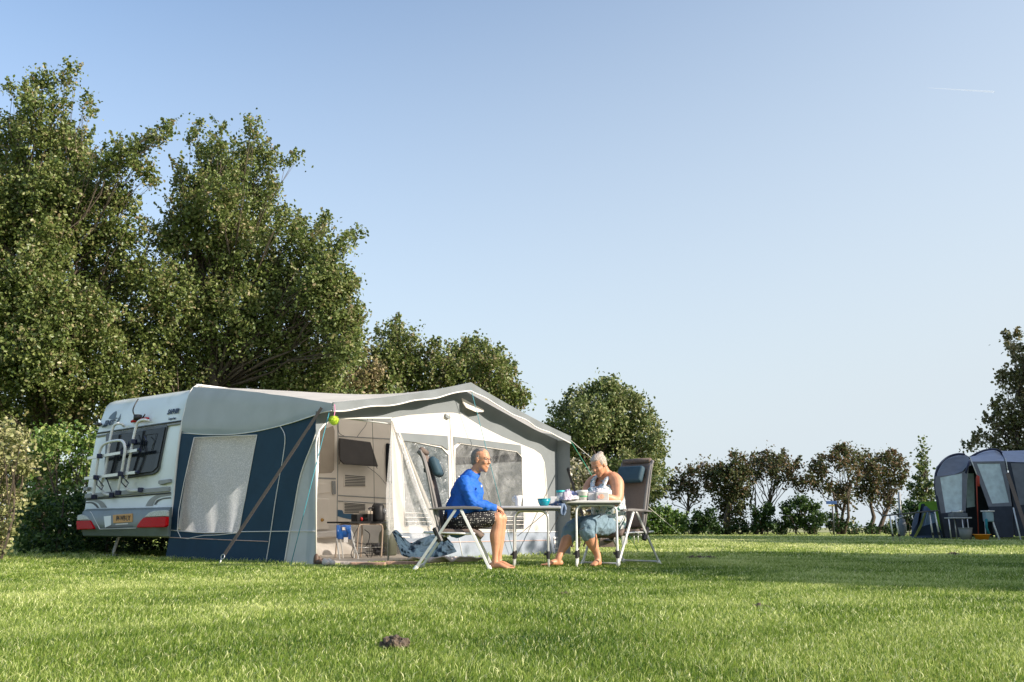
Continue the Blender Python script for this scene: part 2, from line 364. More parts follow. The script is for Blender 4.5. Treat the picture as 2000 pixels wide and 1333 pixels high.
# ---------------------------------------------------------------- grass blades
rs = np.random.RandomState(3)
def inside_awning(x, y):
    dx = x - ORG.x; dy = y - ORG.y
    u = dx * U3.x + dy * U3.y; v = dx * V3.x + dy * V3.y
    return ((u > -.02) & (u < AL + .03) & (v > -.3) & (v < AD - .0)) | ((u > .1) & (u < 5.6) & (v > -2.2) & (v < .1))
def grass(bands):
    P = []; Hh = []; Wd = []; SG = []
    for (y0, y1, dens, h0, h1, wd) in bands:
        area = 0; n = int(dens * (y1 - y0) * (1.2 * (y0 + y1) / 2 + 3.2))
        y = rs.uniform(y0, y1, n * 2); x = rs.uniform(-1, 1, n * 2) * (.6 * y1 + 1.6)
        k = np.abs(x) < .6 * y + 1.6; x = x[k][:n]; y = y[k][:n]
        k = ~inside_awning(x, y); x = x[k]; y = y[k]
        lf = np.sin(x * 1.7 + 3 * np.sin(y * .9)) * np.cos(y * 1.9 + 2 * np.sin(x * .7))
        h = rs.uniform(h0, h1, len(x)) * (1 + .22 * lf)
        P.append(np.stack([x, y], 1)); Hh.append(h); Wd.append(np.full(len(x), wd) * rs.uniform(.7, 1.4, len(x)))
    P = np.concatenate(P); h = np.concatenate(Hh); wd = np.concatenate(Wd); n = len(P)
    t = lambda a, b, x: (lambda q: q * q * (3 - 2 * q))(np.clip((x - a) / (b - a), 0, 1))
    z = .14 * t(14, 24, P[:, 1]) * t(1, 5, P[:, 0])
    # taller uncut tufts along the awning and hedge
    dx = P[:, 0] - ORG.x; dy = P[:, 1] - ORG.y; u = dx * U3.x + dy * U3.y; v = dx * V3.x + dy * V3.y
    trod = np.exp(-((P[:, 0] - .7) ** 2 / 1.3 + (P[:, 1] - 11.0) ** 2 / .35)) + np.exp(-((P[:, 0] + 1.6) ** 2 / .8 + (P[:, 1] - 11.6) ** 2 / .3)); h = h * (1 - .45 * np.clip(trod, 0, 1))
    near = ((v > AD - .01) & (v < AD + .22) & (u > 1.6) & (u < AL + .3)) | ((u < .02) & (u > -.22) & (v < AD) & (v > -2.6)) | ((P[:, 0] < -4.6) & (P[:, 1] > 11.9))
    h = np.where(near, h * rs.uniform(1.0, 2.3, n), h)
    a = rs.uniform(0, 2 * np.pi, n); wx = np.cos(a) * wd; wy = np.sin(a) * wd
    la = rs.uniform(0, 2 * np.pi, n); ll = rs.uniform(.1, 1.15, n) * h
    bx = np.cos(la) * ll + .12 * h; by = np.sin(la) * ll
    V = np.zeros((n, 5, 3), np.float32)
    x, y = P[:, 0], P[:, 1]
    V[:, 0] = np.stack([x - wx, y - wy, z], 1); V[:, 1] = np.stack([x + wx, y + wy, z], 1)
    V[:, 2] = np.stack([x + .8 * wx + .3 * bx, y + .8 * wy + .3 * by, z + .58 * h], 1)
    V[:, 3] = np.stack([x - .8 * wx + .3 * bx, y - .8 * wy + .3 * by, z + .58 * h], 1)
    V[:, 4] = np.stack([x + bx, y + by, z + h * .92], 1)
    me = bpy.data.meshes.new('lawn_grass'); me.vertices.add(n * 5); me.vertices.foreach_set('co', V.reshape(-1))
    base = (np.arange(n) * 5)[:, None]
    loops = np.concatenate([base + np.array([0, 1, 2, 3]), base + np.array([3, 2, 4])], 1).reshape(-1)
    me.loops.add(len(loops)); me.loops.foreach_set('vertex_index', loops.astype(np.int32))
    st = np.stack([np.arange(n) * 7, np.arange(n) * 7 + 4], 1).reshape(-1); tt = np.tile([4, 3], n)
    me.polygons.add(n * 2); me.polygons.foreach_set('loop_start', st.astype(np.int32)); me.polygons.foreach_set('loop_total', tt.astype(np.int32))
    big = .5 + .5 * np.sin(P[:, 0] * 1.1 + 2 * np.sin(P[:, 1] * .6)) * np.cos(P[:, 1] * .8 + np.sin(P[:, 0] * 1.3))
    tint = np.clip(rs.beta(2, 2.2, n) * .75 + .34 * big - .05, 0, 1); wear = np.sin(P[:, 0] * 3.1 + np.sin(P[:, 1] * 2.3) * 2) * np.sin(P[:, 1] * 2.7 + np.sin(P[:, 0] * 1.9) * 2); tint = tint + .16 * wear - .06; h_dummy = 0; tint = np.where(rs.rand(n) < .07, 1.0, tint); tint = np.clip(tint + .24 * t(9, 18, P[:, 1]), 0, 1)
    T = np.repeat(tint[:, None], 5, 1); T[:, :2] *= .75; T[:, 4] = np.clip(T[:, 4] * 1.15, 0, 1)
    at = me.attributes.new('tint', 'FLOAT', 'POINT'); at.data.foreach_set('value', T.astype(np.float32).reshape(-1))
    me.update(); me.validate()
    o = put('lawn_grass', me, M_grass); o['kind'] = 'stuff'; return o
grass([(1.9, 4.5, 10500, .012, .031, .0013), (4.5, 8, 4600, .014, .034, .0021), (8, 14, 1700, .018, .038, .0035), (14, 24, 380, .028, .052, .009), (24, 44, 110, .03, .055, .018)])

# ---------------------------------------------------------------- molehills and loose soil
def clod(px, py, wx, wy, h, label, seed):
    wx *= .8; wy *= .8; h *= .75; c = G(px, py); r_ = random.Random(seed); m = MB()
    for k in range(26):
        a = r_.uniform(0, 6.28); q = r_.random() ** .5
        m.ball(c + Vector((math.cos(a) * wx * q, math.sin(a) * wy * q, h * .5 * (1 - q) + r_.uniform(0, h * .4))), r_.uniform(.25, .6) * h, 8, disp=.7, seed=k + seed)
    m.ball(c, (wx, wy, h * .6), 14, disp=.8, seed=seed)
    for k in range(60):
        a = r_.uniform(0, 6.28); q = min(1.45, .8 + abs(r_.gauss(0, .3))); m.ball(c + Vector((math.cos(a) * wx * q, math.sin(a) * wy * q, h * .25 / q)), r_.uniform(.05, .16) * h, 6, disp=.6, seed=k)
    o = part('molehill', m, M_soil, smooth=False); tag(o, label, 'molehill', 'heaps of soil on the lawn')
clod(770, 1266, .055, .05, .055, 'dark crumbly soil heap in the near grass, nearest the camera', 1)
clod(1371, 1092, .28, .14, .06, 'wide flat brown soil heap on the lawn beyond the woman', 2)
clod(1484, 1186, .06, .04, .025, 'small low soil heap in the sunny grass right of the tables', 3)
clod(1862, 1086, .09, .08, .07, 'small dark soil heap in the tree shade at far right', 4)
clod(1104, 1161, .05, .05, .02, 'tiny soil crumb heap on the grass in front of the table', 5)
# ================================================================ TREES
LM = {
 'alder': leafmat('alder_leaves', [(0, (.06, .095, .025)), (1.0, (.42, .38, .21)), (.35, (.13, .18, .042)), (.7, (.24, .28, .09)), (.9, (.29, .22, .12))], .42, .36, .5),
 'alderb': leafmat('brownish_alder_leaves', [(0, (0.078, 0.085, 0.031)), (1.0, (0.419, 0.341, 0.202)), (.4, (0.171, 0.178, 0.062)), (.7, (0.264, 0.209, 0.109))], .5, .22, .4),
 'round': leafmat('broad_tree_leaves', [(0, (.06, .10, .03)), (1.0, (.40, .39, .19)), (.5, (.15, .205, .06))], .45, .34, .45),
 'hedge': leafmat('hedge_leaves', [(0, (0.046, 0.101, 0.019)), (1.0, (0.372, 0.419, 0.139)), (.5, (0.116, 0.217, 0.039))], .4, .28, .5),
 'pale': leafmat('pale_shrub_leaves', [(0, (0.124, 0.139, 0.046)), (1.0, (0.589, 0.527, 0.310)), (.5, (0.264, 0.279, 0.109))], .45, .25, .5),
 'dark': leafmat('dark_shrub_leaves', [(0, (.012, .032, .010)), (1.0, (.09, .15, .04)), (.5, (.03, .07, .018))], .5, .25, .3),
 'red': leafmat('reddish_leaves', [(0, (.05, .065, .025)), (1.0, (.24, .15, .09)), (.45, (.10, .125, .045)), (.72, (.17, .115, .06))], .55, .35, .3),
 'bloom': leafmat('cream_flowering_leaves', [(0, (.08, .10, .04)), (1.0, (.80, .74, .62)), (.5, (.16, .17, .07)), (.8, (.55, .50, .38))], .55, .25, .3),
}
def foliage(name, blobs, n_per_m2, leaf, mat, parent, seed, tb=0.0, clump=.16, flat=.35, per=22, shell=.55, shoots=0.0):
    """blobs: (centre, radius). Leaves sit in small sprays spread through every blob."""
    g = np.random.RandomState(seed); P = []; T = []
    for (c, r) in blobs:
        n = max(int(n_per_m2 * r * r * 3.14), 20); nc = max(n // per, 4)
        d = g.normal(size=(nc, 3)); d /= np.linalg.norm(d, axis=1)[:, None]
        q = np.where(g.rand(nc) < shell, g.uniform(.75, 1.08, nc), g.uniform(0.1, .85, nc)); q = np.where(g.rand(nc) < .08, q * 1.22, q)
        cc = np.array(c) + d * (q * r)[:, None]
        ct = g.normal(0, .12, nc)
        idx = g.randint(0, nc, n)
        cs = clump * (.6 + .8 * g.rand(nc))
        ax = g.normal(size=(nc, 3)) * .6 + d * .8 + np.array([0, 0, .35]); ax /= np.linalg.norm(ax, axis=1)[:, None]   # sprays are elongated
        off = g.normal(size=(n, 3)) * (cs[idx] * .45)[:, None] + ax[idx] * (g.uniform(-1, 1, n) * cs[idx] * 1.1)[:, None]
        P.append(cc[idx] + off); T.append(ct[idx])
        if shoots:                                   # leafy leader twigs standing out of the mass
            ns = max(3, int(shoots * r * r)); d = g.normal(size=(ns, 3)); d[:, 2] = np.abs(d[:, 2]) * .6; d /= np.linalg.norm(d, axis=1)[:, None]
            sd_ = d * .55 + np.array([0, 0, .75]) + g.normal(size=(ns, 3)) * .25; sd_ /= np.linalg.norm(sd_, axis=1)[:, None]
            L_ = g.uniform(.22, .62, ns) * min(1.0, .45 + r * .6); m_ = 26; tt = np.tile(np.linspace(0, 1, m_), (ns, 1))
            q = np.array(c) + (d * r * .88)[:, None, :] + sd_[:, None, :] * (tt * L_[:, None])[:, :, None] + g.normal(size=(ns, m_, 3)) * (leaf * .55 * (1.15 - .7 * tt))[:, :, None]
            P.append(q.reshape(-1, 3)); T.append(np.repeat(g.normal(.06, .14, ns), m_))
    P = np.concatenate(P); ct = np.concatenate(T); n = len(P)
    k = P[:, 2] > .03; P = P[k]; ct = ct[k]; n = len(P)
    nrm = g.normal(size=(n, 3)); nrm[:, 2] += .5; nrm /= np.linalg.norm(nrm, axis=1)[:, None]
    a = g.normal(size=(n, 3)); a -= nrm * (a * nrm).sum(1)[:, None]; a /= np.linalg.norm(a, axis=1)[:, None]; b = np.cross(nrm, a)
    sl = leaf * g.uniform(.65, 1.35, n)[:, None]
    V = np.zeros((n, 6, 3), np.float32)
    fold = nrm * sl * .14
    V[:, 0] = P - a * sl * .5; V[:, 1] = P - a * sl * .12 + b * sl * flat + fold; V[:, 2] = P + a * sl * .3 + b * sl * flat * .8 + fold
    V[:, 3] = P + a * sl * .55; V[:, 4] = P + a * sl * .3 - b * sl * flat * .8 + fold; V[:, 5] = P - a * sl * .12 - b * sl * flat + fold
    me = bpy.data.meshes.new(name); me.vertices.add(n * 6); me.vertices.foreach_set('co', V.reshape(-1))
    base = (np.arange(n) * 6)[:, None]
    lp = np.concatenate([base + np.array([0, 1, 2, 3]), base + np.array([0, 3, 4, 5])], 1).reshape(-1)
    me.loops.add(len(lp)); me.loops.foreach_set('vertex_index', lp.astype(np.int32))
    me.polygons.add(n * 2); me.polygons.foreach_set('loop_start', (np.arange(n * 2) * 4).astype(np.int32)); me.polygons.foreach_set('loop_total', np.full(n * 2, 4, np.int32))
    t = np.clip(g.beta(2.0, 2.0, n) * .86 + tb + ct + .07, 0, 1)
    at = me.attributes.new('tint', 'FLOAT', 'POINT'); at.data.foreach_set('value', np.repeat(t, 6).astype(np.float32))
    me.update(); me.validate()
    return put(name, me, mat, parent)
def limb_pts(a, b, g, wob=.12):
    a = Vector(a); b = Vector(b); L_ = (b - a).length; o = []
    for k in range(6):
        t = k / 5; p = a.lerp(b, t) + Vector((g.uniform(-1, 1), g.uniform(-1, 1), g.uniform(-.5, .5))) * wob * L_ * .18 * math.sin(math.pi * t) + Vector((0, 0, .035 * L_ * math.sin(math.pi * t)))
        o.append(p)
    return o
def tree(name, label, cat, blobs_px, Y, base_px, mat, seed, n=1700, leaf=.085, tr=.14, depth=.9, group=None, tb=0, clump=.16, z0=0, stems=1, fork=.25, flat=.35, shell=.55, trunk_name='trunk', extra=None, shoots=0, shrink=1.0):
    g = random.Random(seed); blobs = []
    for i, (px, py, r) in enumerate(blobs_px):
        yy = Y + g.uniform(-depth, depth) * (1 if i % 3 else .4)
        c = W(px, py, yy); c2 = W(px + r, py, yy); blobs.append((c, (c2 - c).length * shrink))
    if extra: blobs += extra
    b0 = W(base_px, 1040, Y); b0.z = z0
    t = thing(name, label, cat, b0, group=group)
    # trunk and limbs
    top = max(blobs, key=lambda q: q[0].z)[0]; m = MB()
    for s_ in range(stems):
        ang = 6.28 * s_ / max(stems, 1) + g.random(); bb = b0 + Vector((math.cos(ang), math.sin(ang), 0)) * (.12 * (stems > 1))
        tt = bb + (top - bb) * (.85 if stems == 1 else g.uniform(.45, .75)) + Vector((math.cos(ang), math.sin(ang), 0)) * (.5 * (stems > 1))
        tp = limb_pts(bb - Vector((0, 0, .1)), tt, g, .35); k = len(tp)
        m.tube(tp, [tr / (stems ** .5) * (1 - .8 * i / (k - 1)) for i in range(k)], 8)
        if s_ == 0: main = tp
    for (c, r) in blobs:
        h = max(fork, .15 + .6 * (c.z - z0) / max(top.z - z0, .1)) ; h = min(h, .9)
        a = main[0].lerp(main[-1], h * .85); k = min(range(len(main)), key=lambda q: (main[q] - a).length); a = main[k]
        if a.z > c.z: a = main[max(k - 1, 0)]
        lp = limb_pts(a, c, g, .5); rr = max(.012, min(tr * .4, r * .06 + .01))
        m.tube(lp, [rr * (1 - .75 * i / 5) for i in range(6)], 5)
        for q in range(4 if r > .25 else 2):
            e = c + Vector((g.uniform(-1, 1), g.uniform(-1, 1), g.uniform(-.4, 1))) * r * .95
            m.tube([lp[3], lp[3].lerp(e, .5) + Vector((0, 0, .05)), e], [rr * .45, rr * .3, rr * .12], 4)
    part(trunk_name, m, M_bark, t, smooth=True)
    foliage('crown', blobs, n, leaf, LM[mat], t, seed, tb, clump, flat, shell=shell, shoots=shoots)
    return t
GT = 'tall trees behind the caravan'
tree('alder_tree', 'tallest leafy alder tree at the left edge, rising behind the caravan', 'tree',
 [(120,365,48),(85,405,55),(165,400,42),(35,400,60),(-10,430,60),(85,165,26),(48,188,20),(25,180,10),(130,160,14),(145,135,9),(68,205,28),(112,205,22),(165,205,11),(175,222,7),(30,250,45),(90,270,55),(140,290,48),(-20,330,75),(60,345,60),(180,330,42),(215,318,34),(120,380,70),(205,385,45),(245,300,26),(280,285,22),(315,270,18),(330,248,9),(270,320,20),(290,345,20),(300,362,10),(240,400,32),(30,440,85),(110,470,80),(195,470,62),(250,455,34),(-70,450,110),(20,560,95),(120,580,90),(215,560,70),(255,520,36),(-60,600,120),(50,680,100),(150,690,90),(-40,760,100),(80,780,85),(170,770,75),(235,650,65),(230,740,60),(-120,300,80)],
 19.3, 70, 'alder', 11, extra=[(W(60, 545, 18.2), .62), (W(20, 600, 18.3), .62), (W(120, 600, 18.2), .65), (W(90, 690, 18.1), .7), (W(180, 640, 18.4), .55), (W(95, 480, 18.6), .5)], n=2250, leaf=.069, tr=.26, depth=1.1, group=GT, clump=.17, shoots=42, shrink=.86, tb=-.03)
tree('alder_tree', 'second tall alder tree with a pointed double top, between left tree and smaller trees', 'tree',
 [(372,268,9),(385,245,7),(400,290,22),(430,255,10),(432,290,20),(492,240,9),(495,265,15),(480,300,28),(515,295,20),(420,330,40),(470,340,42),(525,325,20),(558,318,11),(575,312,6),(350,330,12),(385,370,42),(440,390,58),(500,385,42),(535,365,14),(345,360,10),(370,430,55),(440,460,70),(510,440,45),(550,420,20),(330,470,50),(400,530,80),(490,520,75),(570,470,42),(580,440,18),(625,450,22),(640,430,8),(620,490,45),(660,480,20),(685,470,12),(704,462,7),(310,560,65),(560,560,75),(635,550,45),(670,560,25),(690,555,9),(380,620,90),(480,630,90),(580,640,75),(650,620,45),(695,620,16),(300,660,80),(400,720,85),(500,720,80),(590,710,65),(655,690,40),(690,660,22),(310,750,70),(630,735,35),(560,760,50),(690,700,12)],
 20.3, 450, 'alder', 12, extra=[(W(655, 635, 19.4), .5), (W(680, 690, 19.4), .34), (W(690, 610, 19.5), .22), (W(620, 570, 19.4), .5), (W(648, 520, 19.5), .3), (W(672, 560, 19.5), .25)], n=2250, leaf=.069, tr=.24, depth=1.1, group=GT, clump=.17, shoots=42, shrink=.86, tb=-.03)
tree('alder_tree', 'brownish tree lowest in the row, tucked right behind the tall alder', 'tree',
 [(690,655,14),(680,680,22),(650,705,25),(700,700,28),(630,740,35),(680,745,40),(725,730,30),(650,780,45),(710,775,45),(600,760,30)], 29, 670, 'alderb', 13, n=1350, leaf=.092, tr=.14, depth=1.0, shoots=22, shrink=.88, group='smaller trees behind the awning roof', tb=.1, clump=.2)
tree('alder_tree', 'cone-topped green tree rising over the middle of the awning roof', 'tree',
 [(772,628,8),(775,645,14),(745,655,11),(775,668,26),(805,665,14),(755,690,30),(795,690,30),(735,715,28),(780,725,42),(825,715,30),(750,760,45),(810,765,45),(850,690,14),(850,672,7),(865,705,20),(855,740,38),(880,720,24)], 30, 780, 'alder', 14, n=1350, leaf=.092, tr=.16, depth=1.0, shoots=22, shrink=.88, group='smaller trees behind the awning roof', clump=.22)
tree('alder_tree', 'leaning green tree spreading right above the awning gable', 'tree',
 [(920,672,16),(945,675,18),(890,690,20),(965,690,18),(915,700,34),(955,715,34),(985,715,16),(900,740,40),(950,750,42),(995,735,16),(985,760,30),(1020,762,12),(1008,780,18),(1025,785,8),(960,790,36),(1000,800,18),(920,790,42),(985,820,18),(1030,845,8),(870,775,40),(1000,720,8)], 31, 930, 'alder', 15, n=1350, leaf=.092, tr=.16, depth=1.0, shoots=22, shrink=.88, group='smaller trees behind the awning roof', clump=.22)
tree('broadleaf_tree', 'round-crowned tree standing alone between the awning and the woman', 'tree',
 [(1175,752,14),(1150,765,18),(1200,765,22),(1130,782,24),(1180,790,40),(1225,785,26),(1245,780,12),(1100,808,24),(1150,825,46),(1210,825,46),(1255,815,24),(1085,835,16),(1275,840,18),(1110,860,38),(1170,880,55),(1235,875,48),(1280,865,20),(1290,890,12),(1100,900,30),(1150,930,50),(1215,930,50),(1270,915,28),(1292,925,12),(1120,970,45),(1185,985,50),(1245,975,42),(1275,955,22),(1110,1015,30),(1160,1025,35),(1220,1020,35)],
 33, 1180, 'round', 16, n=1350, leaf=.10, tr=.2, depth=1.4, clump=.22, shoots=12, shrink=.93, tb=.05)
tree('flowering_shrub', 'shrub with cream blossom behind the woman, left of her head', 'shrub',
 [(1108,930,20),(1130,915,18),(1148,935,20),(1120,960,24),(1150,965,20),(1110,1000,24),(1140,1000,24),(1130,1035,22),(1165,915,12)], 21, 1125, 'bloom', 17, n=1500, leaf=.075, tr=.05, depth=.4, stems=4, clump=.12, tb=.1, trunk_name='stem')
# ---- line of smaller trees on the right
GL = 'low trees in the line across the lawn'
Z = .14
tree('hawthorn_tree', 'slim reddish-brown tree at the left end of the line, behind the low hedge', 'tree',
 [(1285,968,8),(1300,955,10),(1318,945,13),(1338,930,13),(1358,920,11),(1374,915,8),(1345,950,15),(1375,940,14),(1320,965,12),(1360,965,12),(1390,955,12),(1385,925,9)], 40, 1325, 'red', 21, n=882, leaf=.10, shoots=26, shrink=.92, tr=.1, depth=.8, group=GL, clump=.28, z0=Z, shell=.3)
tree('hawthorn_tree', 'dense dark tree with a thick ivy-covered trunk, second in the line', 'tree',
 [(1395,925,14),(1415,920,14),(1440,905,13),(1438,892,6),(1425,935,20),(1450,930,16),(1405,950,18),(1435,960,20),(1415,985,20),(1440,995,16),(1420,1015,16),(1425,1035,12),(1450,965,14)], 39.5, 1420, 'red', 22, n=1260, leaf=.10, shoots=26, shrink=.92, tr=.16, depth=.8, group=GL, clump=.28, z0=Z, tb=-.15)
tree('hawthorn_tree', 'umbrella-shaped reddish tree with bare fan of branches, in the middle of the line', 'tree',
 [(1455,915,12),(1475,905,14),(1495,905,14),(1515,898,12),(1528,895,7),(1498,890,6),(1480,925,13),(1508,920,14),(1530,912,13),(1548,915,10),(1538,930,13),(1550,945,11),(1460,935,13),(1520,940,11),(1556,905,5)], 40, 1480, 'red', 23, n=1092, leaf=.10, shoots=26, shrink=.92, tr=.13, depth=.8, group=GL, clump=.26, z0=Z, stems=4, fork=.12)
tree('hawthorn_tree', 'tall open reddish tree standing right of the blue sign', 'tree',
 [(1655,877,7),(1640,882,11),(1625,895,13),(1660,892,13),(1645,905,16),(1605,905,10),(1592,920,12),(1608,925,11),(1578,935,9),(1572,948,12),(1595,950,12),(1672,908,12),(1670,930,12),(1632,965,14),(1655,960,14),(1615,950,10),(1655,985,9)], 39, 1643, 'red', 24, n=1050, leaf=.10, shoots=26, shrink=.92, tr=.15, depth=.8, group=GL, clump=.26, z0=Z, stems=3, fork=.3)
tree('hawthorn_tree', 'wide flat-topped reddish tree at the right end of the line, beside the tents', 'tree',
 [(1682,895,12),(1700,905,14),(1720,900,12),(1740,898,10),(1745,888,6),(1755,905,12),(1765,922,9),(1690,920,14),(1712,920,14),(1738,920,14),(1755,935,11),(1685,945,14),(1708,945,14),(1732,945,14),(1750,955,11),(1700,968,13),(1725,970,13),(1742,985,9),(1680,970,9)], 40, 1704, 'red', 25, n=1092, leaf=.10, shoots=26, shrink=.92, tr=.17, depth=.8, group=GL, clump=.26, z0=Z, stems=2, fork=.3)
tree('poplar_tree', 'narrow pointed green tree left of the big tent', 'tree',
 [(1799,860,3),(1800,872,5),(1799,886,7),(1803,900,9),(1798,912,9),(1808,922,9),(1800,935,11),(1812,945,10),(1795,952,11),(1806,965,13),(1822,965,9),(1782,965,9),(1778,952,7),(1802,985,12),(1818,985,10)], 34, 1804, 'round', 26, n=900, leaf=.11, tr=.06, depth=.3, clump=.14, z0=Z, tb=-.1)
tree('maple_tree', 'large tree cut off by the right edge, behind the tents', 'tree',
 [(1972,662,4),(1990,660,5),(1968,676,4),(1975,690,4),(1990,685,5),(1985,705,5),(1996,712,9),(1962,732,4),(1995,735,14),(1972,752,16),(2000,765,26),(1955,745,5),(1968,795,20),(1940,800,9),(1950,820,14),(1985,815,26),(1960,845,20),(2000,850,30),(1930,825,9),(1920,860,11),(1935,870,13),(1905,868,7),(1890,876,7),(1965,875,20),(2030,740,50),(2060,820,60),(2040,900,60),(2090,700,50),(2110,880,60),(1990,895,30)],
 29, 2030, 'alderb', 27, n=640, leaf=.10, shoots=26, shrink=.92, tr=.22, depth=1.1, clump=.22, z0=Z, tb=-.12)
# ---- shrubs and hedges
def shrub(name, label, cat, blobs, Y, mat, seed, n=1300, leaf=.07, z0=0, depth=.5, group=None, clump=.12, tb=0):
    g = random.Random(seed); bl = []
    for (px, py, r) in blobs:
        yy = Y + g.uniform(-depth, depth); c = W(px, py, yy); bl.append((c, (W(px + r, py, yy) - c).length))
    b = sum((q[0] for q in bl), Vector()) / len(bl); b.z = z0
    t = thing(name, label, cat, b, group=group); m = MB()
    for (c, r) in bl:
        a = Vector((b.x * .5 + c.x * .5 + g.uniform(-.1, .1), b.y * .5 + c.y * .5, z0 - .05)); m.tube(limb_pts(a, c, g, .5), [.02 * (1 - .14 * i) for i in range(6)], 5)
        m.tube([Vector((b.x, b.y, z0 - .06)), (Vector((b.x, b.y, z0)) + a) / 2 - Vector((0, 0, .05)), a], .02, 5)
        for q in range(3): m.tube([a.lerp(c, .5), c + Vector((g.uniform(-1, 1), g.uniform(-1, 1), g.uniform(-.3, 1))) * r * .9], [.01, .003], 4)
    part('stem', m, M_bark, t); foliage('leaves', bl, n, leaf, LM[mat], t, seed, tb, clump, .36)
    return t
GH = 'clipped shrubs under the tree line'
shrub('shrub', 'wide clipped green hedge block at the left end of the line, right of the woman', 'hedge', [(1265,1010,17),(1285,1005,16),(1305,1010,18),(1325,1015,16),(1275,1033,16),(1300,1035,16),(1322,1038,13),(1335,1030,10),(1250,1020,16),(1230,1030,18)], 38, 'hedge', 31, n=2400, leaf=.085, z0=Z, group=GH, tb=-.12)
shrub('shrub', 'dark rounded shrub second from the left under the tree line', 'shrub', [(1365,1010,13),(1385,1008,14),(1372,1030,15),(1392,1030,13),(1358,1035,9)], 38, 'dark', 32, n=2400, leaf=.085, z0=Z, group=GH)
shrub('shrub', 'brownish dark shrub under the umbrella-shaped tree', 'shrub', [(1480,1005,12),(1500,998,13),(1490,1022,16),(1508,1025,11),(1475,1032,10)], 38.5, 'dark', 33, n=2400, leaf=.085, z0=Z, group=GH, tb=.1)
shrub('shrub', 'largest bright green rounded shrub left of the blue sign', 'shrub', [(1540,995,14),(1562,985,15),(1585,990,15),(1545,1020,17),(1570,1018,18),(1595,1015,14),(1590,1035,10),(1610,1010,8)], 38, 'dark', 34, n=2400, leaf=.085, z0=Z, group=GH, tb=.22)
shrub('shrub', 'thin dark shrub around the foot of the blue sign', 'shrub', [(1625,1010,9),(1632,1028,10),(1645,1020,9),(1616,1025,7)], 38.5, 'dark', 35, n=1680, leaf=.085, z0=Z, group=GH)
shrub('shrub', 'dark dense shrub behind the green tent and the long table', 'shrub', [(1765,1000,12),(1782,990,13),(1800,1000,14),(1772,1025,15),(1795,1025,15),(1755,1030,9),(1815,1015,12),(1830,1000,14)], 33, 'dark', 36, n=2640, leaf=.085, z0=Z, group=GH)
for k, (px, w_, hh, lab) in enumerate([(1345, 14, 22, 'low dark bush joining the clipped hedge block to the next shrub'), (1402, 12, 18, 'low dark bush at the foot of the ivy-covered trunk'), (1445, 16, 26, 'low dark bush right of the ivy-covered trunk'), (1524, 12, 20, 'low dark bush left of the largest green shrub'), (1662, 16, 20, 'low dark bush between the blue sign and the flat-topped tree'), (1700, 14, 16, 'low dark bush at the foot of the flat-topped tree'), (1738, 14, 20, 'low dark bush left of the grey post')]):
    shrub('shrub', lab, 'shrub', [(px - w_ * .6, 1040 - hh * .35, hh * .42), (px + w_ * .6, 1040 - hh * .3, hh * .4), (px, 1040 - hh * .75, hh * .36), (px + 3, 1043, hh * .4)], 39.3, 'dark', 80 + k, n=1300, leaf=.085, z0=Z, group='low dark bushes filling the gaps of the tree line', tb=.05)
for k, (px, py) in enumerate([(1355, 1040), (1450, 1040), (1520, 1040), (1665, 1040), (1735, 1040)]):
    shrub('undergrowth_shrub', ['wispy low scrub between hedge block and dark shrub', 'wispy low scrub right of the ivy-covered trunk', 'wispy low scrub between brownish and largest shrub', 'wispy low scrub right of the blue sign tree', 'wispy low scrub beside the flat-topped tree trunk'][k], 'scrub',
          [(px - 10, py - 6, 6), (px + 8, py - 4, 6), (px, py - 20, 7)], 41, 'pale', 60 + k, n=350, leaf=.1, z0=Z, group='wispy scrub in the gaps of the tree line')
shrub('hedge', 'sunlit pale-leaved hedge bush at the left edge of the lawn', 'hedge',
 [(5,850,35),(-30,880,45),(35,870,28),(10,920,38),(45,915,25),(-40,960,50),(15,980,32),(0,1030,28),(-40,1040,45),(10,1075,14),(-90,930,50),(-100,1020,50),(48,850,16)], 12.9, 'pale', 41, n=2500, leaf=.05, depth=.4, clump=.10)
shrub('hedge', 'bright green hedge behind the left rear corner of the caravan', 'hedge',
 [(75,870,30),(110,865,30),(150,865,28),(185,870,28),(90,920,36),(130,925,36),(170,925,34),(70,980,34),(110,990,34),(155,985,36),(190,980,34),(80,1050,34),(125,1050,34),(170,1050,34),(210,1040,34),(50,1060,26),(60,1010,26),(230,1000,34),(270,1020,34),(320,1020,34)], 17.2, 'hedge', 42, n=2300, leaf=.062, depth=.6, clump=.13, tb=.12)
shrub('hedge', 'shaded hedge running low behind the caravan under the tall trees', 'hedge',
 [(0,830,50),(60,830,50),(130,820,50),(0,900,60),(40,960,60),(200,830,50),(280,790,60),(350,770,60),(430,780,60),(520,780,60),(600,790,55),(680,800,45),(750,800,45),(20,1040,45),(300,900,70),(420,900,70),(540,900,70),(640,900,60),(740,900,60),(840,850,50),(930,850,50)], 21.5, 'alder', 43, n=900, leaf=.085, depth=.6, clump=.2)
wl_ = [L(.1 + .75 * k, -3.25 + .25 * math.sin(k * 2.1), .45 + .12 * math.sin(k * 3.3)) for k in range(9)]  # dense hedge added to block sun and view beneath the caravan
t_ = thing('hedge', 'added low dark hedge on the far side of the caravan, blocking sun beneath its tail', 'hedge', (wl_[3].x, wl_[3].y, 0)); m = MB()
m.tube([Vector((p_.x, p_.y, -.03)) for p_ in wl_], .03, 5)
for p_ in wl_: m.tube([Vector((p_.x, p_.y, -.05)), p_ + Vector((.05, 0, .2)), p_ + Vector((0, .1, .5))], [.03, .02, .008], 5)
part('stem', m, M_bark, t_); foliage('leaves', [(p_, .62) for p_ in wl_], 1500, .06, LM['dark'], t_, 77, .05, .12, .36)
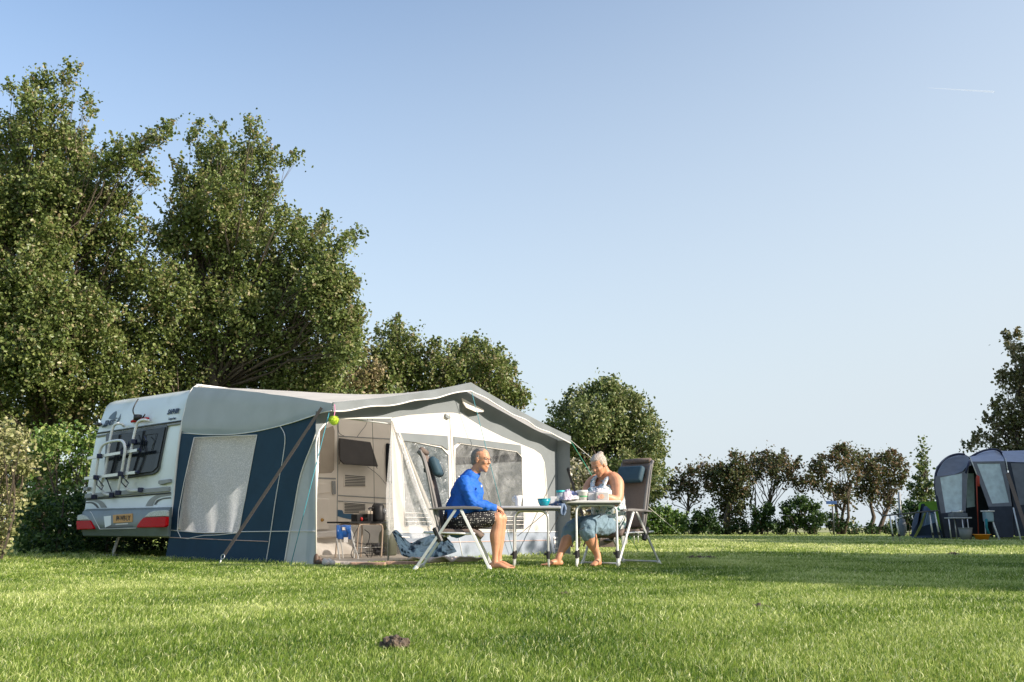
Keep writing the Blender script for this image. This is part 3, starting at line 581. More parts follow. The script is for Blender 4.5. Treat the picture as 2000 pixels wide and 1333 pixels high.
shrub('fern_tuft', 'low green fern tuft in the shade under the caravan tail', 'plant', [(128,1092,9),(140,1094,8),(116,1095,7)], 14.6, 'hedge', 44, n=1800, leaf=.05, depth=.1, clump=.05)
# ---- trees standing outside the right edge; they shade the lawn
def off_tree(x, y, h, r, seed, label, n=350):
    g = random.Random(seed); bl = []
    for k in range(16):
        a = g.uniform(0, 6.28); q = g.random() ** .5; zz = g.uniform(.22, .95)
        rr = r * (1 - .6 * abs(zz - .5)); bl.append((Vector((x + math.cos(a) * q * rr, y + math.sin(a) * q * rr, h * zz)), r * g.uniform(.3, .5)))
    t = thing('tree', label, 'tree', (x, y, 0), group='trees beside the lawn beyond the right edge'); m = MB()
    m.tube([(x, y, -.1), (x + .1, y, h * .4), (x, y, h * .9)], [.22, .16, .03], 8)
    for c, rr in bl: m.tube(limb_pts((x, y, max(.8, c.z - r * .8)), c, g, .6), [.07, .06, .05, .04, .03, .02], 5)
    part('trunk', m, M_bark, t); foliage('crown', bl, n, .16, LM['round'], t, seed, 0, .3)
# ================================================================ CARAVAN
car = thing('caravan', 'white touring caravan with bike rack on its rear, joined to the big awning', 'caravan', L(2.8, -1.15, 0), math.atan2(U3.y, U3.x))
VL = -2.32
prof = [(ur(z), z) for z in (.42, .55, .75, 1.1, 1.41, 1.7, 1.86, 2.17, 2.40)] + [(.30, 2.47), (.40, 2.515), (.6, 2.53), (4.9, 2.53), (5.3, 2.45), (5.55, 2.2), (5.8, 1.5), (5.9, .8), (5.85, .42)]
bm = bmesh.new(); rows = []
nV = 10
for j in range(nV + 1):
    v = VL * j / nV
    rows.append([bm.verts.new(L(u, v * (1.075 - .045 * min(1, max(0, (z - .7) / 1.7))), z)) for u, z in prof])
for j in range(nV):
    for i in range(len(prof) - 1): bm.faces.new((rows[j][i], rows[j][i + 1], rows[j + 1][i + 1], rows[j + 1][i]))
    bm.faces.new((rows[j][-1], rows[j][0], rows[j + 1][0], rows[j + 1][-1]))
bm.faces.new(rows[0]); bm.faces.new(list(reversed(rows[-1])))
me = bpy.data.meshes.new('body'); bm.to_mesh(me); bm.free()
body = part('body', me, M_body, car, smooth=True, bevel=.05, seg=4, ang=50)
def rq(pts, off, name, mat, parent=car, th=.012, smooth=False, bevel=0.003, label=None):     # plate lying on the rear wall
    P = [RP(x, y, off) for x, y in pts]; m = MB(); m.prism(P, -U3 * th)
    return part(name, m, mat, parent, bevel=bevel, seg=2, label=label)
def strip(pts, off, w_, name, mat, parent=car, fn=RP, d=None, th=.006):
    P = [fn(x, y, off) for x, y in pts]; m = MB(); m.tube(P, w_, 6); return part(name, m, mat, parent, smooth=True)
# side skin: warm awning light is put into its beige colour
m = MB(); m.lbox((.25, 5.55), (.0, .006), (.50, 2.36)); part('side_panel', m, M_side_warm, car)
m = MB(); m.lbox((1.0, 5.0), (-2.2, -.1), (.30, .42)); part('chassis', m, M_under, car)
for vv in (-.12, VL + .12 + .16):
    m = MB(); c = L(2.9, vv - .08, .32); m.lathe([(0, -.08), (.27, -.08), (.32, -.05), (.32, .05), (.27, .08), (0, .08)], c, 24, V3)
    wh = part('wheel', m, M_black, car, smooth=True)
    m = MB(); m.lathe([(0, .085), (.16, .085), (.18, .07), (.2, .06)], c, 20, V3); part('rim', m, M_silver, wh, smooth=True)
for uu, vv in ((.5, -.25), (.5, -2.05)):
    m = MB(); m.tube([L(uu, vv, .42), L(uu - .1, vv, .03)], .025, 8); m.box(L(uu - .1, vv, .02), (.16, .16, .03)); part('corner_steady', m, M_silver, car)
# rear window
wo_ = [(210, 850), (212, 847), (328, 829.5), (330, 832), (313, 916), (309, 923), (300, 928), (255, 934.5), (209, 937), (206, 934)]
m = MB(); m.prism([RP(x, y, .004) for x, y in wo_], -U3 * .03)
fr = part('window_frame', m, M_dtrim, car, bevel=.008)
wi_ = [(214, 852), (324, 834.5), (308, 913), (299, 922), (255, 929), (211, 932)]
m = MB(); m.prism([RP(x, y, .036) for x, y in wi_], -U3 * .012); part('pane', m, M_glass, fr, bevel=.006)
strip([(270, 850), (278, 880), (284, 850), (306, 847), (296, 880)], .052, .005, 'inner_reflection_bar', M_dtrim, fr)
# trims
m = MB(); P = [RP(x, y, .01) for x, y in [(189, 847), (250, 838), (310, 829), (359, 822)]]; m.tube(P, .014, 6); part('trim_strip', m, M_dtrim, car, smooth=True)
m = MB(); P = [RP(x, y, .012) for x, y in [(189, 853), (250, 843), (310, 834), (358, 827)]]; m.tube(P, .018, 6); part('trim_strip', m, M_trim, car, smooth=True)
m = MB(); m.prism([RP(x, y, .002) for x, y in [(169, 965), (333, 951), (333, 960), (168, 974)]], -U3 * .03); part('bumper_rail', m, M_trim, car, bevel=.006)
m = MB(); m.tube([RP(x, y, .01) for x, y in [(168, 976), (250, 970), (333, 963)]], .012, 6); part('trim_strip', m, M_dtrim, car, smooth=True)
m = MB(); m.prism([RP(x, y, .002) for x, y in [(315, 939), (336, 936), (336, 943), (318, 948), (314, 945)]], -U3 * .05); part('handle', m, M_trim, car, bevel=.008)
m = MB(); m.prism([RP(x, y, .002) for x, y in [(168, 953), (178, 952), (176, 958), (168, 960)]], -U3 * .05); part('handle', m, M_trim, car, bevel=.008)
# decals
def arcband(pts_out, pts_in, name, mat, off=.006):
    a = curve_pts([RP(x, y, off) for x, y in pts_out], 5); b = curve_pts([RP(x, y, off) for x, y in pts_in], 5)
    k = min(len(a), len(b)); m = MB(); m.add(a[:k] + b[:k], [(i, i + 1, k + i + 1, k + i) for i in range(k - 1)]); part(name, m, mat, car)
arcband([(284, 989), (291, 977), (304, 968), (318, 966), (334, 965)], [(298, 988), (303, 978), (312, 972), (322, 970), (334, 968)], 'decal_band', M_trim)
arcband([(301, 986), (306, 978), (315, 974), (325, 972), (334, 971.5)], [(304, 986), (309, 980), (317, 976), (326, 974.5), (334, 974)], 'decal_line', M_dtrim)
arcband([(168, 975), (184, 976), (198, 979), (205, 986), (209, 992)], [(168, 979), (182, 979.5), (191, 983), (195, 988), (197, 992)], 'decal_band', M_trim)
arcband([(168, 981), (180, 981), (188, 985), (193, 992), (193.5, 992.5)], [(168, 983.5), (178, 983.5), (184, 987), (189, 992), (189.2, 992.5)], 'decal_line', M_dtrim)
# maker's letters and wing emblem
def rear_text(txt, px, py, size, mat, name, shear=.25, bold=.008, sx=1.0, parent=car, off=.012):
    p = RP(px, py, off); X = -V3 * -1; q = Vector((V3.x, V3.y, 0)); tilt = Vector((0, 0, 1)) + U3 * .14; tilt.normalize()
    n_ = q.cross(tilt); M = Matrix((q, tilt, n_)).transposed().to_4x4(); M.translation = p
    return text_mesh(txt, size, mat, M, name, parent, .0015, shear, bold, sx)
rear_text('FENDT', 213.5, 826.5, .115, M_decald, 'maker_lettering', .2, .004, .80)
rear_text('SAPHIR', 337.5, 804.5, .105, M_decald, 'model_lettering', .4, .004, .86)
rear_text('CamperHaus', 336, 818, .055, M_decald, 'dealer_lettering', .1, .0, .68)
for poly_ in ([(212, 818), (215, 813), (221, 807), (227, 803), (228, 806), (225.5, 815.5), (231, 817), (220, 820)], [(226, 829), (231, 818), (236, 808.5), (235, 817), (233, 822), (222, 829.5)], [(199, 835.5), (202, 831), (210.5, 829), (208, 834), (204, 835)]):
    m = MB(); m.prism([RP(x, y, .005) for x, y in poly_], -U3 * .002); part('wing_emblem', m, M_decal, car)
# bumper: a shaped moulding standing off the wall
sec = [(.02, .74), (.11, .725), (.15, .69), (.17, .50), (.165, .45), (.13, .40), (.10, .33), (.0, .31)]
bm_ = MB(); nb = 18; vs = []
for j in range(nb + 1):
    t = j / nb; v = .03 + (VL + .03) * t; e = min(t, 1 - t); kk = min(1, (e / .05)) ** .5 if e < .05 else 1
    for d, z in sec: vs.append(L(-d * (.35 + .65 * kk) + .03, v, z + (.0 if z < .7 else -.0)))
k = len(sec); bm_.add(vs, [(j * k + i, j * k + i + 1, (j + 1) * k + i + 1, (j + 1) * k + i) for j in range(nb) for i in range(k - 1)] + [tuple(range(k)), tuple(range(nb * k, nb * k + k))])
bump = part('bumper', bm_, M_bump, car, smooth=True)
bump.modifiers.new('es', 'EDGE_SPLIT').split_angle = R(50)
def BP(px, py, off=0):
    return onplane(px, py, L(-.125 - off, 0, .6), (U3 + Vector((0, 0, -.10))).normalized())
def lamp(red, clr, lab):
    t = bump
    m = MB(); m.prism([BP(x, y, -.03) for x, y in red], -U3 * .055); a = part('tail_light', m, M_red, car, bevel=.012, seg=3, label=lab)
    m = MB(); m.prism([BP(x, y, -.03) for x, y in clr], -U3 * .05); part('reversing_lens', m, M_clear, a, bevel=.010, seg=3)
    return a
lamp([(273, 1031), (274, 1026), (281, 1017), (286, 1011.5), (331, 1009.5), (330, 1027), (327, 1030.5)], [(287, 1010.8), (296, 1002), (306, 998), (328, 996.5), (331, 999), (331, 1008.7)], 'bright red tail light with clear upper lens beside the awning')
lamp([(155, 1018), (182, 1017), (185, 1022), (189, 1031), (188, 1034), (156, 1035)], [(156, 1017), (157, 1007), (164, 1005), (174, 1008), (181, 1016)], 'shaded tail light on the hedge side')
m = MB(); m.prism([BP(x, y, -.012) for x, y in [(202, 1008), (262, 1001), (261, 1029), (205, 1032)]], -U3 * .014); rec = part('plate_recess', m, M_dtrim, car, bevel=.004)
m = MB(); m.prism([BP(x, y, .006) for x, y in [(203, 1009), (217, 1007.5), (217, 1026), (205.5, 1031)]], -U3 * .004); part('recess_side', m, M_body, rec)
m = MB(); m.prism([BP(x, y, .006) for x, y in [(221, 1006.2), (259.5, 1003.2), (259, 1020), (222, 1022.5)]], -U3 * .008); pl = part('licence_plate', m, M_plate, car, bevel=.003)
p = BP(240.3, 1013, .0165); q = Vector((V3.x, V3.y, 0)); M_ = Matrix((q, Vector((0, 0, 1)), q.cross(Vector((0, 0, 1))))).transposed().to_4x4(); M_.translation = p
text_mesh('84-WB-LX', .105, M_black, M_, 'plate_lettering', pl, .001, 0, .0015, .80)
m = MB(); m.prism([BP(x, y, .006) for x, y in [(226, 1023.6), (250, 1022), (250, 1024.4), (226, 1026)]], -U3 * .003); part('plate_caption_strip', m, M_pipe, pl)
m = MB(); m.tube([BP(x, y, .0) for x, y in [(176, 1000), (179, 1002), (195, 1034)]], .007, 6); m.tube([BP(x, y, .0) for x, y in [(195, 1034), (265, 1032)]], .005, 6); part('bumper_pinstripe', m, M_pipe, car)
# roof marker light, aerial cable
m = MB(); m.tube([RP(x, y, .03) for x, y in [(257, 824), (264, 821.5), (289, 818)]], [.02, .03, .022], 8); part('high_marker_light', m, M_red, car, smooth=True)
m = MB(); m.tube(curve_pts([RP(270, 780, .12), RP(264, 790, .16), RP(260, 800, .16), RP(261, 808, .12), RP(266, 817, .07)], 5), .010, 6); m.box(RP(269, 816, .07), (.10, .08, .09)); m.tube([RP(277, 819, .06), RP(283, 810, .1)], .012, 6); part('aerial_cable', m, M_black, car, smooth=True)
m = MB(); m.tube([RP(187, 829, .0), RP(196, 829, .12)], .028, 8); part('side_marker', m, M_black, car, smooth=True)
# bike rack
rack = [[(243, 833, .02), (236, 828, .10), (226, 829, .13), (220, 838, .13), (214, 866, .12), (205, 925, .10), (197, 948, .09), (200, 960, .09), (208, 966, .06), (222, 967, .02)],
        [(292, 823, .02), (282, 820.5, .10), (272, 823, .13), (266, 833, .13), (258, 870, .12), (248, 925, .10), (244, 945, .09), (248, 955, .09), (257, 959, .06), (275, 958, .02)]]
rk = None
for q_ in rack:
    m = MB(); m.tube(curve_pts([RP(x, y, o) for x, y, o in q_], 4), .022, 10); o_ = part('bike_rack' if rk is None else 'rack_tube', m, M_alu, car if rk is None else rk, smooth=True)
    if rk is None: rk = o_; rk['label'] = 'white tubular bicycle rack folded up on the rear wall'
m = MB(); m.tube(curve_pts([RP(x, y, o) for x, y, o in [(182, 972, .16), (185, 945, .18), (190, 905, .20), (194, 885, .21), (200, 871, .22), (212, 864, .22), (228, 861, .22), (239, 862, .22), (244, 872, .22), (243, 890, .21), (238, 920, .19), (232, 950, .17), (229, 962, .16)]], 4), .022, 10); part('rack_hoop', m, M_alu, rk, smooth=True)
for a, b, o in (((173, 895.5), (270, 879.5), .17), ((167, 935), (266, 923), .15)):
    m = MB(); m.tube([RP(*a, o), RP(*b, o)], .030, 4, flat=1.0); part('rack_crossbar', m, M_silver, rk)
    m = MB(); m.tube([RP(b[0], b[1], o), RP(b[0] + 4, b[1] - .6, o)], .028, 6); part('bar_end_cap', m, M_navy, rk)
for (x, y, o) in ((195, 891.5, .2), (241, 884, .2), (188, 933, .19), (236, 926, .19), (184, 971, .17), (231, 963, .17), (262, 863, .13), (275, 957.5, .04), (219, 967, .04)):
    m = MB(); m.box(RP(x, y, o), (.07, .085, .07)); part('rack_clamp', m, M_navy, rk, bevel=.01)
for a in ([(190, 935, .2), (202, 950, .16), (198, 957, .12), (189, 948, .18), (190, 935, .2)], [(238, 930, .2), (251, 944, .16), (246, 952, .12), (237, 942, .18), (238, 930, .2)], [(206, 930, .12), (218, 960, .06)], [(256, 868, .14), (249, 875, .15), (252, 862, .14)], [(284, 870, .1), (286, 860, .12), (282, 852, .1)]):
    m = MB(); m.tube([RP(*q_) for q_ in a], .008, 6); part('rack_strap', m, M_navy, rk, smooth=True)
# ---- side of the caravan seen through the awning door
def cq(pts, off, name, mat, parent=car, th=.012, bevel=.003, label=None):
    m = MB(); m.prism([CP(x, y, off) for x, y in pts], V3 * th); return part(name, m, mat, parent, bevel=bevel, label=label)
dr = cq([(580, 805), (658, 818), (657, 1048), (575, 1055)], .008, 'door', M_side_warm, th=.02, bevel=.006)
cq([(590, 835), (640, 836), (650, 832), (653, 842), (652, 918), (647, 924), (600, 926), (590, 925)], .030, 'door_window_blind', mk('door_blind', (.42, .36, .29), .7, var=.04), dr, .012, .008)
cq([(600, 932), (656, 934), (656, 937), (600, 935)], .03, 'door_split', M_trim, dr, .003, .001)
cq([(600, 945), (642, 945), (645, 962), (600, 968)], .03, 'door_panel', M_side_warm, dr, .014, .006)
cq([(600, 973), (640, 974), (640, 1035), (600, 1036)], .03, 'door_bin', M_side_warm, dr, .05, .02)
m = MB(); m.lathe([(0, .03), (.02, .03), (.028, .01), (.03, 0)], CP(629, 1016, .085), 14, V3); part('door_knob', m, mk('brass', (.5, .3, .1), .3, metal=.8), dr, smooth=True)
cq([(647, 940), (653, 940), (654, 966), (648, 966)], .03, 'door_handle', M_trim, dr, .035, .008)
cq([(600, 1040), (655, 1036), (655, 1048), (600, 1052)], .02, 'door_step', M_pipe, dr, .16, .02)
for x in (659.5,):
    m = MB(); m.tube([CP(660, 822, .02), CP(657.5, 1040, .02)], .014, 6); part('door_jamb', m, M_trim, car)
# hinged window propped open
a0, a1, b0, b1 = CP(661, 856, .03), CP(722, 864, .03), CP(662, 907, .20), CP(737, 912, .22)
m = MB(); m.prism([a0, a1, b1, b1.lerp(b0, .9), b0.lerp(a0, .15)], V3 * .03); hw = part('open_window', m, mk('smoked_window', (.03, .025, .022), .35, var=.2, spec=.4), car, bevel=.02, seg=3)
m = MB(); m.tube([CP(722, 890, .02), b1 - Vector((0, 0, .03))], .006, 6); part('window_stay', m, M_black, hw)
m = MB(); m.tube([CP(668, 890, .02), b0], .006, 6); part('window_stay', m, M_black, hw)
m = MB(); m.prism([CP(x, y, .008) for x, y in [(663, 860), (720, 867), (722, 903), (664, 901)]], V3 * .006); part('window_opening', m, M_black, car)
cq([(753, 866), (770, 869), (770, 945), (754, 942), (752, 905)], .01, 'side_window', M_glass, th=.05, bevel=.02)
for yy in (852, 968, 979):
    m = MB(); m.tube([CP(661, yy, .012), CP(765, yy + 6, .012)], .009, 5); part('side_moulding', m, M_trim, car)
for (x0, y0, x1, y1, nn) in ((671, 926, 716, 951, 7), (670, 980, 716, 1003, 7)):
    vf = cq([(x0, y0), (x1, y0 + 4), (x1, y1), (x0, y1)], .008, 'fridge_vent', M_side_warm, th=.012, bevel=.004)
    m = MB()
    for i in range(nn):
        ya = y0 + 3 + (y1 - y0 - 5) * i / (nn - 1); m.tube([CP(x0 + 3, ya, .024), CP(x1 - 3, ya + (3 - 3.5 * i / nn), .024)], .008, 4)
    part('vent_slats', m, M_black, vf)
cq([(657, 996), (668, 997), (672, 1004), (690, 1004), (690, 1016), (670, 1012), (657, 1008)], .008, 'blue_stripe', mk('blue_stripe', (.05, .14, .25), .5), th=.003, bevel=0)
# ================================================================ AWNING
aw = thing('caravan_awning', 'large blue, grey and white canvas awning attached along the side of the caravan', 'awning', L(AL / 2, AD / 2, 0), math.atan2(U3.y, U3.x))
OH = .26
def roofS(s, t):
    v = -.02 + (AD + OH + .02) * t
    A = Vector((.13 * (1 - t) - .03 * t, 0, 1.82 + .06 * t - .13 * math.sin(math.pi * min(t * 1.05, 1))))
    B = Vector((.27 * (1 - t) - .02 * t, 0, 2.525 * (1 - t) + 1.975 * t + .03 * math.sin(math.pi * t)))
    e = abs(2 * s - 1); side = -1 if s < .5 else 1     # e=1 at the edges, 0 at the ridge
    half = AL / 2
    if e > .85:                                          # the hanging side of the roof
        q = (e - .85) / .15; p = B.lerp(A, q); p.x -= .012 * math.sin(q * 9) * (1 - t); bul = .06 * math.sin(math.pi * q) * (1 - t)
        p.x -= bul
    else:
        x = 1 - e / .85; f0 = 1 - (1 - min(1, x * 2.2)) ** 2; f = f0 * (1 - t) + x * t
        C = 2.58 - .01 * t
        p = Vector((B.x + (half - B.x) * x, 0, B.z + (C - B.z) * f - .05 * math.sin(math.pi * t) * math.sin(math.pi * x) - .07 * math.sin(math.pi * t) * x))
        p.z -= .035 * t * math.sin(math.pi * x)          # slack edge between the poles
    u = p.x if side < 0 else AL - p.x
    wr = .006 * mnoise.noise(Vector((u * 1.5, v * 3, p.z * 2)))
    return L(u, v, p.z + wr)
m = MB(); m.grid(lambda s, t: roofS(.075 + .85 * s, t), 70, 24); part('roof', m, M_roof, aw, smooth=True)
for s0 in (0, .925):
    m = MB(); m.grid(lambda s, t: roofS(s0 + .075 * s, t), 10, 30); part('roof_side', m, M_drop, aw, smooth=True)
# valance round the front edge, with piping
def edge(s): return roofS(.075 + .85 * s, 1.0)
def val(s, t):
    p = edge(s); ul, vl, zl = loc(p); sc = .10 + .012 * math.sin(s * 40)
    return L(ul, vl + .012 * math.sin(s * 60) * t + .01, zl - sc * t)
m = MB(); m.grid(val, 90, 4); part('valance', m, M_grey, aw, smooth=True)
m = MB(); m.tube([val(i / 60, 1.0) for i in range(61)], .010, 6); part('valance_piping', m, M_pipe, aw, smooth=True)
m = MB(); m.tube([edge(i / 60) + Vector((0, 0, .004)) for i in range(61)], .012, 6); part('roof_edge_piping', m, M_grey, aw, smooth=True)
m = MB(); m.tube([roofS(0, i / 30) for i in range(31)], .007, 6); part('side_piping', m, M_pipe, aw, smooth=True)
m = MB(); m.tube(curve_pts([L(u_ - .018, -.03, z_) for u_, z_ in ((.08, .6), (.09, .9), (.10, 1.41), (.13, 1.86), (.18, 2.17), (.225, 2.36), (.27, 2.48), (.36, 2.545), (.55, 2.565), (2.5, 2.575), (5.0, 2.57))], 4), .017, 8); part('awning_rail', m, M_pipe, aw, smooth=True)
# side wall (blue) with lace-curtained window
def ws(px, py, off=0.0):
    p = SP(px, py, off); k = .012 * mnoise.noise(Vector((px * .03, py * .012, 0))); return p + U3 * k
side_top = [(352, 846), (362, 836), (420, 838), (470, 840), (500, 838), (540, 828), (570, 816), (592, 806), (621, 800)]
out = [(322, 1094), (330, 1050), (337, 1000), (347, 900)] + side_top
frontcurve = [(621, 826), (612, 862), (593, 911), (582, 952), (571, 1011), (564, 1046), (555, 1104)]
winp = [(379, 855), (440, 853), (502, 850), (492, 905), (480, 972), (466, 1041), (430, 1044), (390, 1043), (347, 1036), (356, 975), (368, 905)]
def dense(pts, st=12):
    o = []
    for i in range(len(pts)):
        a = pts[i]; b = pts[(i + 1) % len(pts)]; k = max(1, int(math.hypot(b[0] - a[0], b[1] - a[1]) / st))
        o += [(a[0] + (b[0] - a[0]) * j / k, a[1] + (b[1] - a[1]) * j / k) for j in range(k)]
    return o
me = holed([ws(*p) for p in dense(out + frontcurve + [(440, 1099)])], [[ws(*p) for p in dense(winp)]])
part('side_wall', me, M_blue, aw, smooth=False)
me = holed([ws(*p, off=-.006) for p in dense([(621, 800), (618, 1104), (555, 1104)] + list(reversed(frontcurve))[1:])])
part('side_gusset', me, M_lgrey, aw)
m = MB(); m.tube([ws(x, y, .006) for x, y in curve_pts([(x, y, 0) for x, y in frontcurve], 3) for x, y in [(x, y)]] if False else [ws(q.x, q.y, .006) for q in curve_pts([(x, y, 0) for x, y in frontcurve], 3)], .008, 6); part('side_piping', m, M_pipe, aw, smooth=True)
for pts, mt in (([(505, 836), (540, 831), (552, 840), (557, 858), (552, 895), (540, 962), (528, 1046), (518, 1101)], M_pipe), ([(334, 1036), (400, 1041), (470, 1039), (565, 1038), (617, 1038)], M_pipe), ([(331, 1050), (420, 1054), (523, 1058)], M_pink), ([(379, 855), (502, 850), (466, 1041)], M_pipe), ([(379, 855), (346, 1036), (400, 1046), (466, 1041)], M_pipe), ([(322, 1092), (360, 1096)], M_pipe)):
    P = [ws(q.x, q.y, .006) for q in curve_pts([(x, y, 0) for x, y in pts], 4)] if len(pts) > 3 else [ws(*[pts[i][q] + (pts[i + 1][q] - pts[i][q]) * j / 12 for q in (0, 1)], .006) for i in range(len(pts) - 1) for j in range(13)]
    m = MB(); m.tube(P, .006, 5); part('seam_piping', m, mt, aw, smooth=True)
# window foil and the net curtain behind it
me = holed([ws(*p) for p in dense(winp)]); wf = part('side_window', me, pvc('side_foil', .84, (.42, .43, .43), .6, 8, .25), aw)
def cur_mat():
    m = bpy.data.materials.new('net_curtain'); m.use_nodes = True; n = m.node_tree; N = n.nodes; K = n.links
    b = N['Principled BSDF']; b.inputs['Roughness'].default_value = .9
    tc = N.new('ShaderNodeTexCoord'); v = N.new('ShaderNodeTexVoronoi'); v.inputs['Scale'].default_value = 55
    K.new(tc.outputs['Object'], v.inputs['Vector']); r = N.new('ShaderNodeValToRGB'); r.color_ramp.elements[0].position = .25; r.color_ramp.elements[0].color = (.90, .92, .95, 1); r.color_ramp.elements[1].position = .5; r.color_ramp.elements[1].color = (.62, .66, .70, 1)
    K.new(v.outputs['Distance'], r.inputs[0]); K.new(r.outputs[0], b.inputs['Base Color'])
    t = N.new('ShaderNodeBsdfTranslucent'); K.new(r.outputs[0], t.inputs[0]); mx = N.new('ShaderNodeMixShader'); mx.inputs[0].default_value = .4
    K.new(b.outputs[0], mx.inputs[1]); K.new(t.outputs[0], mx.inputs[2]); K.new(mx.outputs[0], N['Material Output'].inputs[0]); return m
M_net = cur_mat()
def curt(s, t):
    v0_, v1_ = .0, 2.02; v = v0_ + (v1_ - v0_) * s; z = 1.80 - 1.42 * t
    return L(.19 + .020 * math.sin(s * 30 + 2.5 * math.sin(t * 3 + s * 4)) * (.4 + t) + .02 * mnoise.noise(Vector((s * 6, t * 5, 1))), v, z)
m = MB(); m.grid(curt, 90, 16); part('net_curtain', m, M_net, aw, smooth=True)
# front wall
z0 = .385
def zpt(u, z, off=0): return L(u, AD + off, z)
op_curve = [(617, 870), (618.5, 858), (624, 841), (632, 831), (640, 825), (652, 819.5), (680, 817.5), (720, 817), (764, 817)]
gb = [(764, 817), (800, 811), (835, 808.5), (868, 806.5), (885, 806.5), (902, 809.5), (942, 834), (982, 854), (1020, 869), (1042, 878), (1056, 888), (1063, 903), (1067, 930), (1069, 959)]
def wob(p, a=.010):
    u_, v_, z_ = loc(p); return p + V3 * a * mnoise.noise(Vector((u_ * 1.6, z_ * 2.2, 5)))
topedge = [(1092, 860), (1044, 838), (995, 811), (946, 784), (897, 757), (850, 765), (800, 773), (750, 782), (700, 790), (655, 797), (617, 803)]
seam_l = FP(1072, 1040); us, _, _ = loc(seam_l)
gable = [FP(*p) for p in op_curve] + [FP(*p) for p in gb[1:]] + [zpt(us, z0), zpt(AL, z0)] + [FP(1091, 1000), FP(1092, 930)] + [FP(x, y + 1) for x, y in topedge]
me = holed([wob(p) for p in gable]); part('gable_border', me, M_grey, aw)
# white panel with two window openings
W1 = [FP(*p) for p in [(787, 862), (868, 875), (876, 886)]] ; W1 = [zpt(1.50, 1.655), zpt(2.36, 1.60), zpt(2.52, 1.50), zpt(2.56, .47), zpt(1.62, .47)]
u1l = loc(FP(887, 880))[0]; u1r = loc(FP(1018, 889))[0]; zt1 = loc(FP(893, 866))[2]; zt2 = loc(FP(1010, 883))[2]
W2 = [zpt(u1l, zt1 - .10), zpt(u1l + .14, zt1), zpt(u1r - .14, zt2), zpt(u1r, zt2 - .08), zpt(u1r + .06, .42), zpt(u1l + .02, .42)]
ul = loc(FP(764, 817))[0]
def sub(ps, nn=5):
    o = []
    for i in range(len(ps)):
        a = ps[i]; b = ps[(i + 1) % len(ps)]
        o += [a.lerp(b, j / nn) for j in range(nn)]
    return o
white = [FP(*p) for p in gb] + [zpt(us, z0), zpt(4.2, z0), zpt(2.7, z0), zpt(1.42, z0), zpt(1.36, .9), zpt(ul + .02, 1.5)]
me = holed([wob(p) for p in sub(white, 3)], [[wob(p) for p in sub(W1)], [wob(p) for p in sub(W2)]]); part('front_wall', me, M_white, aw)
for wn, k in ((W1, 0), (W2, 1)):
    me = holed([wob(p - V3 * .004) for p in sub(wn)]); wd = part('front_window', me, M_pvcL if k == 0 else M_pvc, aw, label=('left clear foil window with crumpled film' if k == 0 else 'right clear foil window, dark inside and sheen put into its film colour'))
    m = MB(); P = [wob(p + V3 * .008) for p in sub(wn)]; m.tube(P, .006, 5, closed=True); part('window_piping', m, M_pipe, wd, smooth=True)
    ua, ub = (1.60, 2.56) if k == 0 else (u1l + .02, u1r + .05)
    for zz in (.62, .56, .50):
        m = MB(); m.tube([wob(zpt(ua + (ub - ua) * i / 8, zz + (.03 if k == 0 else 0), .006)) for i in range(9)], .005, 5); part('window_cord', m, M_pipe, wd, smooth=True)
# grey strips above the windows
for (pts) in ([(773, 845), (874, 852), (876, 880), (868, 875), (862, 871), (786, 861)], [(886, 853), (1017, 870), (1018, 889), (1009, 882), (894, 865), (887, 871)]):
    m = MB(); m.prism([FP(x, y, .012) for x, y in pts], V3 * .006); part('window_header', m, M_grey, aw, bevel=.002)
for pts in ([(879, 808), (885, 950), (888, 1038)], [(886, 853), (893, 1038)]):
    m = MB(); m.tube([FP(x, y, .008) for x, y in pts], .006, 5); part('zip', m, M_pipe, aw)
# mud skirt, with seams
me = holed([wob(p) for p in sub([zpt(1.40, z0 - .004), zpt(us, z0 - .004), zpt(AL, z0 - .004), zpt(AL, .0), zpt(3.2, .0), zpt(1.75, .0)], 8)]); part('mud_skirt', me, M_skirt, aw)
for ps in ([zpt(1.4, z0), zpt(AL, z0)],):
    m = MB(); m.tube([wob(ps[0].lerp(ps[1], i / 20) + V3 * .006) for i in range(21)], .007, 5); part('skirt_piping', m, M_pipe, aw, smooth=True)
m = MB(); m.tube([wob(zpt(1.6 + (us + .03 - 1.6) * i / 20, .245, .006)) for i in range(21)], .006, 5); part('skirt_tape', m, M_pink, aw, smooth=True)
m = MB(); m.tube([FP(1072, 1038, .008), FP(1081, 1096, .008)], .007, 5); m.tube([FP(1063, 905, .006), FP(1068, 960, .006), FP(1072, 1038, .006)], .005, 5); part('seam_piping', m, M_pipe, aw, smooth=True)
m = MB(); m.tube([FP(897, 1052, .006), FP(903, 1086, .006)], .006, 5); part('seam_piping', m, M_pipe, aw, smooth=True)
# maker's white labels on the skirt
for k, (x0, y0, x1, y1, tx) in enumerate(((1081, 1049, 1091, 1062, 'DWT'), (1084, 1064, 1091, 1073, 'ZELTE'))):
    m = MB(); m.prism([FP(x0, y0, .006), FP(x1, y0, .006), FP(x1, y1, .006), FP(x0 + 1, y1, .006)], V3 * .003); lb = part('sewn_label', m, M_pipe, aw)
    p = FP((x0 + x1) / 2, (y0 + y1) / 2 - 1, .012); q = U3; M_ = Matrix((q, Z3, q.cross(Z3))).transposed().to_4x4(); M_.translation = p
    text_mesh(tx, .05, M_decald, M_, 'label_lettering', lb, .0008, 0, .001, 1.0)
